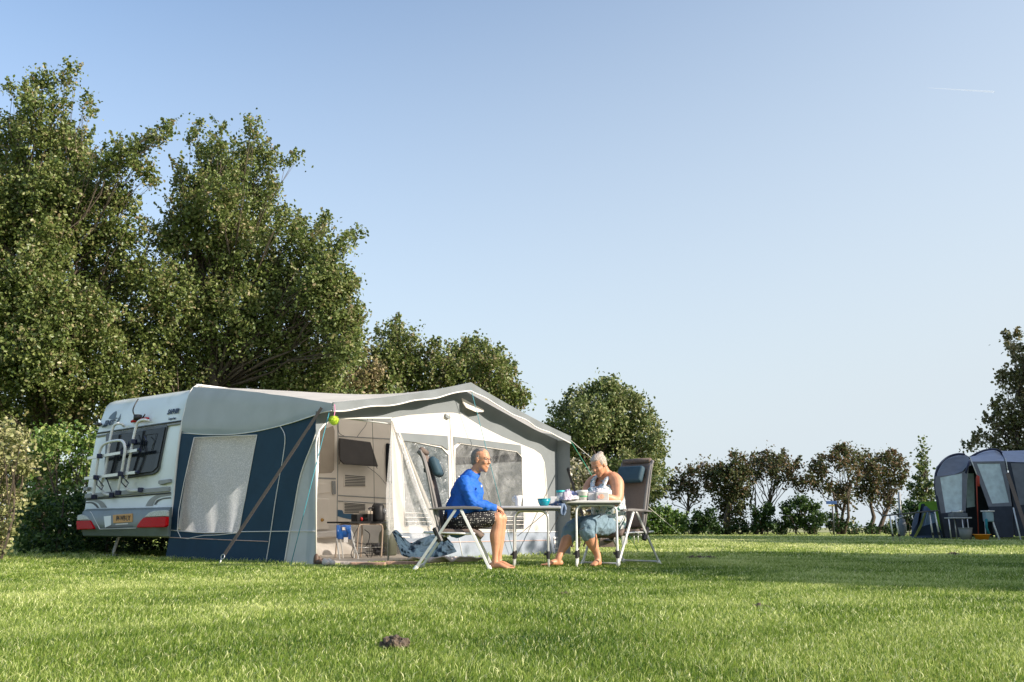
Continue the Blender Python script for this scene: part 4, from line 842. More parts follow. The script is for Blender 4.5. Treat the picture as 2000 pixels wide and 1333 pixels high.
# vent hood beneath the ridge
vh = [FP(901, 778, .02), FP(944, 801, .02), FP(943, 805, .10), FP(930, 806, .12), FP(910, 797, .10), FP(903, 788, .05)]
m = MB(); m.prism(vh, V3 * .02); part('vent_hood', m, M_white, aw, bevel=.01)
m = MB(); m.prism([FP(869, 808, .01), FP(880, 816, .01), FP(876, 819, .03), FP(870, 815, .03)], V3 * .01); part('window_toggle', m, M_grey, aw)
# far wing and far side wall
m = MB()
m.grid(lambda s, t: L(AL - .01 + .01 * math.sin(t * 5), AD - .01 + (OH + .01) * s, (1.93 - .02 * s) * (1 - t) + t * (.0 if s < .99 else .45 * (1) * 0)), 4, 12); part('side_wing', m, M_grey, aw, smooth=True)
m = MB(); m.grid(lambda s, t: L(AL, AD * s, (1.93 + .55 * (1 - s)) * (1 - t)), 6, 6)
me = holed([L(AL, 0, 0), L(AL, AD, 0), L(AL, AD, 1.95), L(AL, 0, 2.45)], [[L(AL, .6, .6), L(AL, 2.5, .6), L(AL, 2.5, 1.6), L(AL, .6, 1.6)]]); part('far_side_wall', me, M_blue, aw)
me = holed([L(AL - .003, .6, .6), L(AL - .003, 2.5, .6), L(AL - .003, 2.5, 1.6), L(AL - .003, .6, 1.6)]); part('far_side_window', me, M_net, aw)
# poles
for (u_, v_, z_) in ((.03, AD - .03, 1.93), (AL - .03, AD - .03, 1.9), (AL / 2, AD - .03, 2.5), (1.36, AD - .05, 2.1)):
    m = MB(); m.tube([L(u_, v_, 0), L(u_, v_, z_)], .013, 8); part('pole', m, M_silver, aw, smooth=True)
for (a, b) in ((L(.03, AD - .03, 1.93), L(AL / 2, AD - .03, 2.5)), (L(AL / 2, AD - .03, 2.5), L(AL - .03, AD - .03, 1.92)), (L(AL / 2, AD, 2.5), L(AL / 2, 0, 2.5)), (L(.05, AD, 1.9), L(.3, 0, 2.4)), (L(.05, AD - .06, 1.86), L(AL - .05, AD - .06, 1.86))):
    m = MB(); m.tube([a, b], .012, 8); part('pole', m, M_silver, aw, smooth=True)
# corner door edge
m = MB(); m.tube([ws(618, 1102, .004)] + [FP(*p) for p in op_curve], .011, 6); part('door_piping', m, M_pipe, aw, smooth=True)
# floor and inner skirt
m = MB(); m.add([L(0, .02, .008), L(AL, .02, .008), L(AL, AD - .02, .008), L(0, AD - .02, .008)], [(0, 1, 2, 3)]); part('groundsheet', m, M_floor, aw)
m = MB(); m.grid(lambda s, t: L(1.8 + 3.6 * s, .03 + .05 * math.sin(s * 31 + 2 * math.sin(t * 4)) * t + .12 * t, .50 * (1 - t) + .01), 60, 8); part('wheel_skirt', m, M_white, aw, smooth=True)
# the door flap: a drawn-aside sheet of white canvas and clear foil
def flap(s, t):
    # s across (0 = door side), t downwards
    xa = 765 + (754 - 765) * min(1, t * 1.6); xb = 767 + (862 - 767) * (t ** 1.05)
    px = xa + (xb - xa) * s; py = 818 + 226 * t + 8 * math.sin(s * 3.1)
    return FP(px, py, .03 + .05 * math.sin(s * 15 + 1.5 * math.sin(t * 3)) * (.25 + t) + .06 * t)
m = MB(); m.grid(flap, 60, 40); part('door_flap', m, M_pvc2, aw, smooth=True, label='drawn-aside door flap of clear foil and white canvas')
def flap2(s, t):
    xa = 767 + 40 * t ** 1.2; xb = 772 + (866 - 772) * (t ** 1.05)
    px = xa + (xb - xa) * s; py = 819 + 224 * t
    return FP(px, py, .05 + .04 * math.sin(s * 11 + 1 + 2 * t) * (.25 + t) + .07 * t)
m = MB(); m.grid(lambda s, t: flap2(.74 + .26 * s, t), 24, 40); part('flap_canvas', m, M_white, aw, smooth=True)
def fskirt(s, t):
    # the blue foot of the flap lying half crumpled on the ground
    top = curve_pts([(766, 1040, 0), (776, 1036, 0), (800, 1060, 0), (822, 1052, 0), (850, 1044, 0), (868, 1047, 0), (884, 1062, 0)], 4); bot = curve_pts([(782, 1078, 0), (786, 1086, 0), (806, 1090, 0), (830, 1091, 0), (850, 1089, 0), (868, 1086, 0), (892, 1078, 0)], 4)
    i = s * (len(top) - 1); k = min(int(i), len(top) - 2); f = i - k
    a = top[k].lerp(top[k + 1], f); b = bot[k].lerp(bot[k + 1], f); q = a.lerp(b, t)
    e_ = 7 * mnoise.noise(Vector((s * 9, t * 4, 8))); return FP(q.x, q.y + e_ * math.sin(math.pi * t), .10 + .22 * t + .05 * math.sin(s * 14 + t * 3) + .09 * abs(mnoise.noise(Vector((s * 9, t * 5, 2)))) + .03 * abs(mnoise.noise(Vector((s * 26, t * 14, 2)))))
m = MB(); m.grid(fskirt, 90, 26); part('flap_foot', m, mk('faded_blue_canvas', (.022, .05, .08), .85, var=.25, scale=5, bump=.5, bscale=8), aw, smooth=True, label='crumpled blue foot of the door flap lying on the mat')
m = MB(); m.tube([FP(x, y, .14) for x, y in [(772, 1052), (777, 1048), (800, 1050)]], .008, 5); part('flap_cord', m, M_pipe, aw, smooth=True)
# ---- storm straps, guy ropes, pegs
def strap(name, label, a, b, w_, mat, ring=True):
    a = Vector(a); b = Vector(b); t = thing(name, label, 'strap', b); m = MB(); d = (b - a).normalized(); sd_ = d.cross(Vector((0, -1, 0))).normalized()
    sd_ = U3.cross(d).normalized() if abs(U3.dot(d)) < .95 else sd_
    e = b - d * .12
    m.prism([a - sd_ * w_ / 2, a + sd_ * w_ / 2, e + sd_ * w_ / 2, e - sd_ * w_ / 2], d.cross(sd_).normalized() * .003); part('webbing', m, mat, t)
    if ring:
        m = MB(); cc = b - d * .09; m.tube([cc + (d * math.cos(q / 12 * 6.283) + sd_ * math.sin(q / 12 * 6.283)) * .03 for q in range(12)], .005, 6, closed=True); part('ring', m, M_silver, t, smooth=True)
        m = MB(); m.tube([b - d * .06, b + Vector((0, 0, -.06))], .007, 6); part('ground_peg', m, M_silver, t, smooth=True)
    return t
strap('storm_strap', 'wide brown storm strap from the near awning corner to a hook in the grass', L(-.06, AD + .1, 1.93), G(427, 1103) + Vector((0, 0, .02)), .050, M_strap)
strap('storm_strap', 'black storm strap at the far awning corner, partly behind the tables', L(AL, AD + .2, 1.45), G(1165, 1092), .05, M_strapd)
def rope(label, pts, r, mat, pegp=None):
    t = thing('guy_rope', label, 'rope', pts[-1]); m = MB(); m.tube(pts, r, 5); part('line', m, mat, t, smooth=True)
    if pegp is not None:
        m = MB(); m.tube([pegp - Vector((0, 0, .05)), pegp + Vector((-.0, 0, .10))], .008, 6); m.ball(pegp + Vector((0, 0, .11)), .02, 8); part('peg', m, M_silver, t, smooth=True)
    return t
cfar = L(AL, AD + OH, 1.93)
rope('white guy rope running right from the far awning corner to a peg', [cfar, G(1345, 1058, 0.02)], .006, M_rope, G(1347, 1060, 0))
rope('green guy rope dropping steeply from the far awning corner behind the woman', [cfar, G(1250, 1082, 0)], .006, mk('green_rope', (.04, .30, .18), .7))
rope('thin teal guy rope hanging down the grey corner gusset by the awning door', [L(-.04, AD + .22, 1.86), G(567, 1108)], .005, M_teal_rope)
rope('thin teal guy rope slanting from the awning peak past the man', [L(AL / 2, AD + OH, 2.5), G(1004, 1088)], .005, M_teal_rope)
# green ball with a pink ribbon
pb = L(-.02, AD + OH + .03, 1.76)
t = thing('pompom', 'lime green fluffy ball hanging by a pink ribbon from the near awning corner', 'decoration', pb)
m = MB(); m.ball(pb, .052, 20, disp=.12)
for k in range(500):
    a = Vector((rnd.gauss(0, 1), rnd.gauss(0, 1), rnd.gauss(0, 1))).normalized(); b = a.cross(Vector((.3, .5, .2))).normalized() * .004
    m.add([pb + a * .045 - b, pb + a * .045 + b, pb + a * (.062 + rnd.random() * .01)], [(0, 1, 2)])
part('ball', m, mk('lime_wool', (.58, .74, .08), .9, var=.3, scale=60), t)
m = MB(); m.tube([pb + Vector((0, 0, .05)), pb + Vector((.01, 0, .12)), pb + Vector((0, 0, .2))], .006, 5); part('ribbon', m, mk('pink_ribbon', (.7, .25, .45), .7), t)
# ================================================================ THINGS STANDING IN THE AWNING
def A_(u, v, z=0.0): return L(u, v, z)
ANG = math.atan2(U3.y, U3.x); MF = Matrix((U3, V3, Z3)).transposed()
def abox(m, c, s): m.box(L(*c), s, MF)
# side table: its front legs stand at v = 1.0
def pin(px, py, z):           # floor-level pixel to the awning frame
    return loc(G(px, py, z))
tv = 1.9
def IP(px, py, v): return onplane(px, py, L(0, v, 0), V3)
t = thing('side_table', 'low dark-topped side table with beige tube legs inside the awning', 'table', IP(722, 1090, tv) * Vector((1, 1, 0)) if False else Vector((IP(722, 1090, tv).x, IP(722, 1090, tv).y, 0)), ANG)
ua = loc(IP(684, 1020, tv))[0]; ub = loc(IP(760, 1020, tv))[0]; zt = loc(IP(722, 1021, tv))[2]
m = MB(); abox(m, ((ua + ub) / 2, tv - .25, zt), (ub - ua, .5, .025)); part('table_top', m, M_black, t, bevel=.006)
M_beige = mk('beige_tube', (.55, .43, .33), .45)
for vv in (tv - .03, tv - .47):
    u0 = loc(IP(701, 1060, tv))[0]; u1 = loc(IP(749, 1060, tv))[0]
    m = MB(); m.tube(curve_pts([L(u0 - .02, vv, .0), L(u0, vv, zt * .5), L(u0 + .01, vv, zt - .09), L(u0 + .06, vv, zt - .03), L((u0 + u1) / 2, vv, zt - .025), L(u1 - .05, vv, zt - .03), L(u1, vv, zt - .08), L(u1, vv, zt * .5), L(u1 - .01, vv, 0)], 4), .012, 8); part('leg_frame', m, M_beige, t, smooth=True)
m = MB(); m.tube([L(u0, tv - .04, .16), L(u1, tv - .04, .16)], .006, 6); part('stretcher', m, M_silver, t, smooth=True)
# things on it
def onb(px): return loc(IP(px, 1000, tv - .2))[0]
t = thing('kettle', 'tall black rounded kettle-like machine at the right of the dark side table', 'appliance', L(onb(740), tv - .22, zt + .013), ANG)
c = L(onb(740), tv - .22, zt + .013); m = MB(); m.lathe([(0, 0), (.105, 0), (.11, .05), (.108, .15), (.095, .24), (.07, .275), (0, .285)], c, 24); part('housing', m, M_black, t, smooth=True)
m = MB(); m.ball(L(onb(744), tv - .13, zt + .17), (.045, .045, .05), 14); part('glass_dial', m, mk('grey_glass', (.2, .21, .23), .15, coat=.6), t, smooth=True)
m = MB(); m.tube(curve_pts([c + U3 * -.08 + Vector((0, 0, .2)), c + U3 * -.16 + Vector((0, 0, .21)), c + U3 * -.2 + Vector((0, 0, .19))], 4), .014, 8); part('handle', m, M_black, t, smooth=True)
t = thing('radio', 'small black box with a red part at the left end of the dark side table', 'appliance', L(onb(702), tv - .22, zt + .013), ANG)
m = MB(); abox(m, (onb(700), tv - .22, zt + .013 + .055), (.13, .14, .11)); abox(m, (onb(712), tv - .22, zt + .013 + .03), (.10, .13, .06)); part('case', m, M_black, t, bevel=.012)
m = MB(); m.ball(L(onb(701), tv - .14, zt + .05), (.022, .02, .03), 12); part('red_knob', m, mk('red_plastic', (.6, .02, .02), .4), t, smooth=True)
t = thing('storage_box', 'flat black box under a cream tray in the middle of the dark side table', 'box', L(onb(722), tv - .25, zt + .013), ANG)
m = MB(); abox(m, (onb(721), tv - .25, zt + .013 + .06), (.12, .16, .12)); part('case', m, M_black, t, bevel=.01)
m = MB(); abox(m, (onb(718), tv - .24, zt + .15), (.16, .15, .05)); part('tray', m, mk('cream_plastic', (.6, .5, .4), .6), t, bevel=.01)
# folding stool with blue seat
sv = 2.0
def SPN(px, py, v=sv): return IP(px, py, v)
uc = loc(SPN(671, 1040))[0]
t = thing('folding_stool', 'white-framed folding chair with a shiny blue padded seat just inside the door', 'chair', L(uc, sv - .15, 0), ANG)
m = MB()
def seatf(s, q):
    px = 657 + 28 * s; py = 1027 + 26 * q; return IP(px, py, sv - .02 + .05 * math.sin(q * 3.14) + .012 * math.sin(s * 12))
m.grid(seatf, 20, 14); part('seat', m, mk('blue_cushion', (.01, .11, .42), .3, var=.2, coat=.3), t, smooth=True, solid=.03)
for a in ([(657, 1048), (660, 1070), (664, 1095), (668, 1101), (690, 1101), (697, 1098), (699, 1088), (690, 1060), (684, 1030)],):
    m = MB(); m.tube(curve_pts([IP(x, y, sv) for x, y in a], 4), .010, 8); part('leg_frame', m, M_alu, t, smooth=True)
m = MB(); m.tube(curve_pts([IP(x, y, sv - .3) for x, y in [(660, 1035), (668, 1070), (672, 1095), (690, 1097), (692, 1060), (686, 1035)]], 4), .010, 8); part('leg_frame', m, M_alu, t, smooth=True)
for a in ((668, 1030, 674, 1036), (671, 1050, 679, 1060)):
    m = MB(); m.prism([IP(a[0], a[1], sv + .05), IP(a[2], a[1], sv + .05), IP(a[2], a[3], sv + .05), IP(a[0], a[3], sv + .05)], V3 * .006); part('tag', m, M_pipe, t)
# gas bottle
gv = 1.25
c = L(loc(IP(757, 1080, gv))[0], gv, .01)
t = thing('gas_bottle', 'olive gas bottle standing behind the side table legs', 'gas bottle', c)
m = MB(); m.lathe([(0, 0), (.13, 0), (.15, .02), (.15, .30), (.14, .36), (.10, .41), (.04, .43), (0, .43)], c, 24); part('cylinder', m, mk('olive_paint', (.13, .14, .10), .5, var=.15), t, smooth=True)
m = MB(); m.lathe([(.10, .42), (.11, .42), (.11, .56), (.10, .56)], c, 24); part('collar', m, mk('olive_collar', (.16, .17, .12), .5), t, smooth=True)
m = MB(); m.tube([c + Vector((0, 0, .42)), c + Vector((0, 0, .52))], .03, 10); part('valve', m, M_black, t)
# basket / crate and dark clutter
bv = 1.5
c = L(loc(IP(738, 1085, bv))[0], bv, .01)
t = thing('storage_crate', 'black wire crate full of clutter beneath the side table', 'crate', c, ANG)
m = MB()
for i in range(7):
    for z in (0.02, .10, .18):
        pass
for z in (.02, .08, .14, .2): m.tube([c + U3 * a + V3 * b + Vector((0, 0, z)) for a, b in ((-.15, -.11), (.15, -.11), (.15, .11), (-.15, .11))], .005, 5, closed=True)
for i in range(9):
    a = -.15 + .3 * i / 8
    m.tube([c + U3 * a + V3 * .11, c + U3 * a + V3 * .11 + Vector((0, 0, .2))], .004, 4); m.tube([c + U3 * a - V3 * .11, c + U3 * a - V3 * .11 + Vector((0, 0, .2))], .004, 4)
part('wire_frame', m, M_black, t)
m = MB()
for k in range(9): m.ball(c + U3 * rnd.uniform(-.11, .11) + V3 * rnd.uniform(-.07, .07) + Vector((0, 0, rnd.uniform(.05, .17))), rnd.uniform(.03, .06), 8, disp=.5, seed=k)
part('contents', m, mk('dark_mixed', (.03, .03, .035), .6, var=.8, scale=30), t)
# cables
for k, (pts, lab) in enumerate((([(700, 1030), (692, 1045), (690, 1062), (702, 1070), (716, 1066), (722, 1045), (712, 1035)], 'black cable loop hanging left under the side table'), ([(690, 1058), (705, 1062), (726, 1064), (742, 1062), (752, 1058)], 'black cable stretched low under the side table'), ([(700, 1082), (712, 1080), (722, 1092), (730, 1076), (738, 1068)], 'black cable curling on the floor under the side table'), ([(684, 1032), (690, 1065), (686, 1085), (697, 1098)], 'black cable hanging down beside the folding stool'))):
    m = MB(); m.tube(curve_pts([IP(x, y, tv - .1 - .02 * k) for x, y in pts], 5), .006, 5); o = part('cable', m, M_black, smooth=True); tag(o, lab, 'cable', 'cables in the awning')
for k, (pts, lab, o_) in enumerate((([(718, 818), (715, 830), (706, 842), (698, 853)], 'dark wire running down the caravan wall above the open window', .04), ([(727, 818), (728, 850), (730, 900), (731, 985)], 'thin dark wire hanging straight down right of the open window', .3), ([(659, 822), (662, 845), (672, 852)], 'short dark wire at the top of the door frame', .04), ([(718, 912), (735, 925), (745, 935), (753, 946)], 'thin dark wire slanting below the open window', .04))):
    m = MB(); m.tube(curve_pts([CP(x, y, o_) for x, y in pts], 5), .004, 5); o = part('wire', m, M_black, smooth=True); tag(o, lab, 'wire', 'wires on the caravan wall')
# shoes, slippers
def shoe(px, py, label, mat, s=.12, rz=0.0, name='shoe', boot=False):
    c = G(px, py, 0.012); t = thing(name, label, 'shoe', c, rz); m = MB(); X = Vector((math.cos(rz), math.sin(rz), 0)); Y_ = Vector((-X.y, X.x, 0)); M = Matrix((X, Y_, Z3)).transposed()
    m.ball(c + X * s * .35 + Z3 * .03, (s * .55, s * .33, .035), 14, M); m.ball(c - X * s * .4 + Z3 * (.05 if boot else .035), (s * .35, s * .3, .05 if not boot else .08), 14, M)
    part('upper', m, mat, t, smooth=True)
    m = MB(); m.ball(c + Z3 * .006, (s * .95, s * .34, .010), 14, M); part('sole', m, M_black, t, smooth=True); return t
M_br = mk('brown_leather', (.10, .06, .04), .6); M_cr = mk('cream_towelling', (.62, .54, .46), .9)
shoe(621, 1103, 'brown ankle boot standing by the grey awning corner', M_br, .11, -.8, boot=True)
shoe(628, 1101, 'second brown shoe leaning behind the brown boot', M_br, .10, -.5)
shoe(636, 1105, 'cream slipper nearest the brown shoes', M_cr, .11, -1.1, 'slipper')
shoe(646, 1105, 'cream slipper nearest the folding chair', M_cr, .11, -1.0, 'slipper')
# paving tiles and mat on the threshold
for k, (px, py, w_, lab) in enumerate(((718, 1106, .42, 'brown brick slab under the side table, left of the mat'), (785, 1104, .40, 'reddish brick slab beside the crumpled mat'), (690, 1105, .3, 'thin grey slab at the folding stool foot'))):
    c = G(px, py, .0); m = MB(); m.box(c + Vector((0, .02, .022)), (w_, .14, .044)); o = part('paving_slab', m, mk('brick_slab' + str(k), (.38, .24, .17) if k < 2 else (.35, .31, .28), .9, var=.25, scale=20, bump=.5), bevel=.008); tag(o, lab, 'slab', 'slabs on the awning threshold')
def matf(s, q):
    a = G(795, 1106).lerp(G(900, 1103), s) + Vector((.3, .45, 0)) * q
    return a + Vector((0, 0, .03 + .07 * abs(math.sin(s * 7 + .6)) * (1 - .5 * q) + .02 * mnoise.noise(Vector((s * 8, q * 4, 0)))))
m = MB(); m.grid(matf, 40, 10); o = part('floor_mat', m, mk('beige_carpet', (.50, .42, .36), .95, var=.12, scale=50, bump=.5, bscale=120), smooth=True, solid=.015)
tag(o, 'rumpled beige carpet mat on the grass behind the man’s chair'.replace('’', "'"), 'mat')
# ================================================================ CAMPING CHAIRS
def camp_chair(label, C_, dirv, armlab=None):
    C_ = Vector((C_[0], C_[1], 0)); d = Vector((dirv[0], dirv[1], 0)).normalized(); l = Vector((-d.y, d.x, 0))
    t = thing('camping_chair', label, 'chair', C_, math.atan2(d.y, d.x), 'folding high-back camping chairs at the tables')
    def q(x, y, z): return C_ + d * x + l * y + Vector((0, 0, z))
    MR = Matrix((d, l, Z3)).transposed()
    W2_ = .27
    for sg in (1, -1):
        y = .285 * sg
        # legs meet under the armrest
        for (a, b, nm) in (((.085, .645), (.41, .0), 'front'), ((.03, .645), (-.41, .0), 'rear')):
            m = MB(); m.tube([q(a[0], y, a[1]), q(b[0], y, b[1])], .021, 4, flat=.62, up=d); o = part('leg', m, M_alu if nm == 'front' else M_silver, t, bevel=.003)
            m = MB(); e = Vector((b[0] - a[0], 0, b[1] - a[1])).normalized(); m.tube([q(b[0] - e.x * .05, y, b[1] - e.z * .05), q(b[0], y, b[1] + .0)], .024, 8); part('foot_cap', m, M_alu, o)
        m = MB(); prof_ = [(-.26, .655), (-.1, .675), (.12, .68), (.26, .675), (.32, .66), (.32, .645), (.1, .648), (-.26, .64)]
        m.prism([q(x, y - .025, z) for x, z in prof_], l * .05); part('armrest', m, M_arm, t, bevel=.012, seg=3)
        m = MB(); m.tube([q(-.32, y * .93, .40), q(.24, y * .93, .385)], .013, 8); part('seat_rail', m, M_silver, t, smooth=True)
        m = MB(); m.tube([q(-.13, y * .93, .30), q(-.20, y * .93, .45)], .034, 8); part('hinge', m, M_black, t, bevel=.004)
        m = MB(); m.tube(curve_pts([q(-.12, y * .9, .36), q(-.19, y * .9, .55), q(-.245, y * .9, .8), q(-.31, y * .9, 1.1), q(-.36, y * .88, 1.25), q(-.375, y * .8, 1.285), q(-.38, 0, 1.30)], 4), .013, 8); part('back_tube', m, M_arm, t, smooth=True)
    for (x, z) in ((.40, .03), (-.395, .035)):
        m = MB(); m.tube([q(x, -.285, z), q(x, .285, z)], .012, 8); part('crossbar', m, M_silver, t, smooth=True)
    # seat
    def st(s, tt):
        y = -.25 + .5 * s; x = -.22 + .52 * tt; z = .43 - .022 * math.sin(math.pi * s) - .02 * math.sin(math.pi * tt)
        if tt > .82: z -= (tt - .82) ** 1.5 * .9
        return q(x, y, z)
    m = MB(); m.grid(st, 14, 16); part('seat', m, M_mesh, t, smooth=True, solid=.045)
    # padded back
    def bk(s, tt):
        y = -.235 + .47 * s; z = .45 + .84 * tt; x = -.155 - .05 * tt - .155 * tt ** 1.4 + .03 * math.sin(math.pi * s) * -1
        if tt > .93: x -= (tt - .93) * .5
        return q(x, y, z)
    m = MB(); m.grid(bk, 14, 26); part('backrest', m, M_mesh, t, smooth=True, solid=.04)
    m = MB(); m.tube([q(-.365, -.22, 1.295), q(-.375, 0, 1.30), q(-.365, .22, 1.295)], .034, 12); part('top_roll', m, M_mesh, t, smooth=True)
    for y in (-.240, .240):
        m = MB(); m.tube([bk(0 if y < 0 else 1, i / 12) for i in range(13)], .022, 8); part('side_binding', m, M_arm, t, smooth=True)
    cc = q(-.27, 0, 1.10); ax = (q(-.335, 0, 1.2) - q(-.245, 0, .98)).normalized(); nx = l.cross(ax).normalized(); nx = nx if nx.dot(d) > 0 else -nx
    m = MB(); vs = []
    m.box((0, 0, 0), (.09, .40, .22)); me = m.mesh('headrest'); me.transform(Matrix.Translation(cc + nx * .05) @ Matrix((nx, l, ax)).transposed().to_4x4())
    o = part('headrest', me, M_pil, t, bevel=.036, seg=4, smooth=True)
    m = MB(); m.prism([q(-.30, -.26, 1.05), q(-.30, .26, 1.05), q(-.305, .26, 1.09), q(-.305, -.26, 1.09)], -d * .03); part('headrest_strap', m, M_strapd, t)
    m = MB(); m.tube([q(-.10, -.25, .36), q(-.10, .25, .36)], .013, 8); part('crossbar', m, M_silver, t, smooth=True)
    return t, q
px_m = W(888, 1100, 10.45)
chair_m, CQ = camp_chair('brown high-back camping chair with petrol headrest that the man in blue sits in', (px_m.x, 10.47), (1, -.03))
chair_w, CW = camp_chair('brown high-back camping chair with dark headrest that the woman sits in, turned to the left', (1.36, 11.80), (-.72, -.69))
# ================================================================ CAMPING TABLES
M_top = mk('grey_table_top', (.42, .43, .44), .45, var=.05)
M_topw = mk('pale_table_edge', (.66, .64, .61), .4, var=.05)
def camp_table(label, pxl, pxr, Yn, ztop, depth, skew, mat, metal, legx):
    a = W(pxl, 990, Yn); b = W(pxr, 990, Yn); a.z = b.z = 0; wx = (b - a); ex = wx.normalized(); ey = Vector((skew, 1, 0)).normalized()
    t = thing('camping_table', label, 'table', (a + b) / 2 + ey * depth / 2, 0, 'folding camping tables on the lawn')
    m = MB(); hz = .034
    cor = [a, b, b + ey * depth, a + ey * depth]; ctr = sum(cor, Vector()) / 4
    m.prism([Vector((p.x, p.y, ztop - hz)) for p in cor], Z3 * hz); part('table_top', m, mat, t, bevel=.014, seg=3)
    m = MB(); ins = [ctr + (p - ctr) * .93 for p in cor]; m.prism([Vector((p.x, p.y, ztop - hz - .015)) for p in ins], Z3 * .014); part('top_frame', m, M_dtrim, t)
    for k, yo in enumerate((.06, depth - .06)):
        la = W(legx[0], 990, Yn); lb = W(legx[1], 990, Yn); la.z = lb.z = 0; la += ey * yo; lb += ey * yo
        zt = ztop - hz - .02
        for i, (p, o_) in enumerate(((la, lb), (lb, la))):
            iw = (o_ - p).normalized()
            m = MB(); m.tube(curve_pts([p - iw * .005, p + Z3 * (zt * .5), p + Z3 * (zt - .09), p + iw * .02 + Z3 * (zt - .03), p + iw * .07 + Z3 * zt, (p + o_) / 2 + Z3 * zt], 5), .0135, 10); lg = part('leg', m, metal, t, smooth=True)
            m = MB(); m.tube([p + Z3 * .10, p + Z3 * .185], .022, 10); m.tube([p - ex * .0 + Z3 * .145, p - ex * .045 + Z3 * .15], .011, 8); part('leg_clamp', m, M_black, lg)
    m = MB(); m.tube([la.lerp(lb, .1) + Z3 * (ztop - .34) - ey * (depth - .12), lb + Z3 * (ztop - .05) + ey * -.1], .004, 5); m.tube([lb + Z3 * (ztop - .34) - ey * (depth - .12), lb + ex * .16 + Z3 * (ztop - .06) - ey * .2], .004, 5); part('brace', m, M_strapd, t)
    return t
Z1, Z2 = .695, .765
camp_table('grey folding camping table beside the man, with the mug and teal bowl on it', 977, 1096, 10.75, Z1, .52, .035, M_top, M_silver, (1004, 1070))
camp_table('pale folding camping table in front of the woman, crowded with tubs', 1104, 1214, 11.0, Z2, .62, .10, M_topw, M_alu, (1125, 1204))
# ================================================================ THINGS ON THE TABLES
def onT(px, Y, z): p = W(px, 990, Y); p.z = z; return p
def hollow(c, prof_o, th=.004, n=28):            # cup shape from an outer profile
    pi = [(max(r - th, .001), z + (th if i == 0 else 0)) for i, (r, z) in enumerate(prof_o)]
    return [(0, prof_o[0][1])] + prof_o + list(reversed(pi)) + [(0, pi[0][1])]
M_cer = mk('white_ceramic', (.78, .75, .72), .25, var=.02, coat=.4)
c = onT(1012, 10.95, Z1); t = thing('mug', 'white flared mug on the grey table', 'mug', c)
m = MB(); m.lathe(hollow(c, [(.030, 0), (.034, .02), (.044, .075), (.053, .122)]), c, 28); part('cup', m, M_cer, t, smooth=True)
m = MB(); m.tube(curve_pts([c + Vector((-.043, -.01, .105)), c + Vector((-.062, -.02, .10)), c + Vector((-.06, -.02, .065)), c + Vector((-.038, -.01, .05))], 4), .006, 8); part('handle', m, M_cer, t, smooth=True)
c = onT(1062.5, 10.95, Z1); t = thing('bowl', 'teal plastic bowl on the grey table', 'bowl', c)
m = MB(); m.lathe(hollow(c, [(.035, 0), (.052, .012), (.068, .045), (.077, .085)]), c, 30); part('bowl_body', m, mk('teal_plastic', (.0, .26, .33), .3, var=.03, coat=.2), t, smooth=True)
m = MB(); m.tube([c + Vector((.077 * math.cos(a / 24 * 6.283), .077 * math.sin(a / 24 * 6.283), .085)) for a in range(24)], .004, 6, closed=True); part('rim', m, mk('teal_rim', (.01, .30, .36), .3), t, smooth=True)
# jar with a turquoise lid
c = onT(1095, 11.25, Z2); t = thing('jar', 'clear storage jar with a turquoise lid at the left end of the pale table', 'jar', c)
m = MB(); m.lathe([(0, 0), (.045, 0), (.05, .01), (.05, .09), (.046, .1), (0, .1)], c, 24); part('glass', m, pvc('jar_glass', .5, (.55, .62, .66), .1, 10, .1), t, smooth=True)
m = MB(); m.lathe([(0, .1), (.052, .1), (.054, .105), (.054, .125), (0, .128)], c, 24); part('lid', m, mk('turquoise_lid', (.02, .42, .42), .4), t, smooth=True)
# white box near the bowl
c = onT(1081, 11.2, Z1); t = thing('carton', 'small white carton between the teal bowl and the jar', 'carton', c)
m = MB(); m.box(c + Z3 * .06, (.075, .06, .12)); part('box', m, M_cer, t, bevel=.004)
# crumpled cloths
def cloth(name, label, c0, rx, ry, rz_, mat, seed, tail=None):
    m = MB(); g = random.Random(seed)
    def f(s, q):
        a = s * 6.283; e = q * 1.5; p = Vector((math.cos(a) * rx * math.sin(e), math.sin(a) * ry * math.sin(e), rz_ * math.cos(e)))
        n_ = mnoise.noise(p * 22 + Vector((seed, 0, 0))) + .5 * abs(mnoise.noise(p * 55 + Vector((0, seed, 0))))
        return c0 + p * (1 + .75 * n_) + Z3 * (.012)
    m.grid(f, 44, 20); o = part(name, m, mat, smooth=True, solid=.004); tag(o, label, 'cloth', 'cloths between the two tables'); return o
M_lil = mk('lilac_cloth', (.42, .38, .47), .9, var=.3, scale=40, bump=.3); M_blu = mk('blue_grey_cloth', (.09, .13, .22), .9, var=.3, scale=30, bump=.3); M_pal = mk('pale_cloth', (.62, .58, .60), .9, var=.2, scale=30)
cloth('cloth', 'crumpled lilac cloth heaped in front of the turquoise-lidded jar', onT(1106, 10.98, Z2 - .02), .06, .06, .10, M_lil, 3)
cloth('cloth', 'dark navy cloth lying at the joint of the two tables, right of the bowl', onT(1090, 11.05, Z1), .075, .05, .04, M_blu, 5)
cloth('cloth', 'pale cloth spread at the left corner of the pale table', onT(1117, 11.03, Z2 - .005), .06, .05, .05, M_pal, 9)
cloth('cloth', 'blue patterned cloth bundled left of the green-striped tub', onT(1122, 11.12, Z2), .05, .05, .075, mk('blue_white_cloth', (.22, .25, .42), .9, var=.8, scale=50), 12)
def hang(s, q):
    w_ = .045 * math.sin(math.pi * (.18 + .75 * q)) ; p = onT(1097, 10.93, 0)
    return p + Vector(((s - .5) * 2 * w_ + .012 * q, -.02 + .018 * math.sin(s * 9 + q * 4), Z1 + .03 - .135 * q))
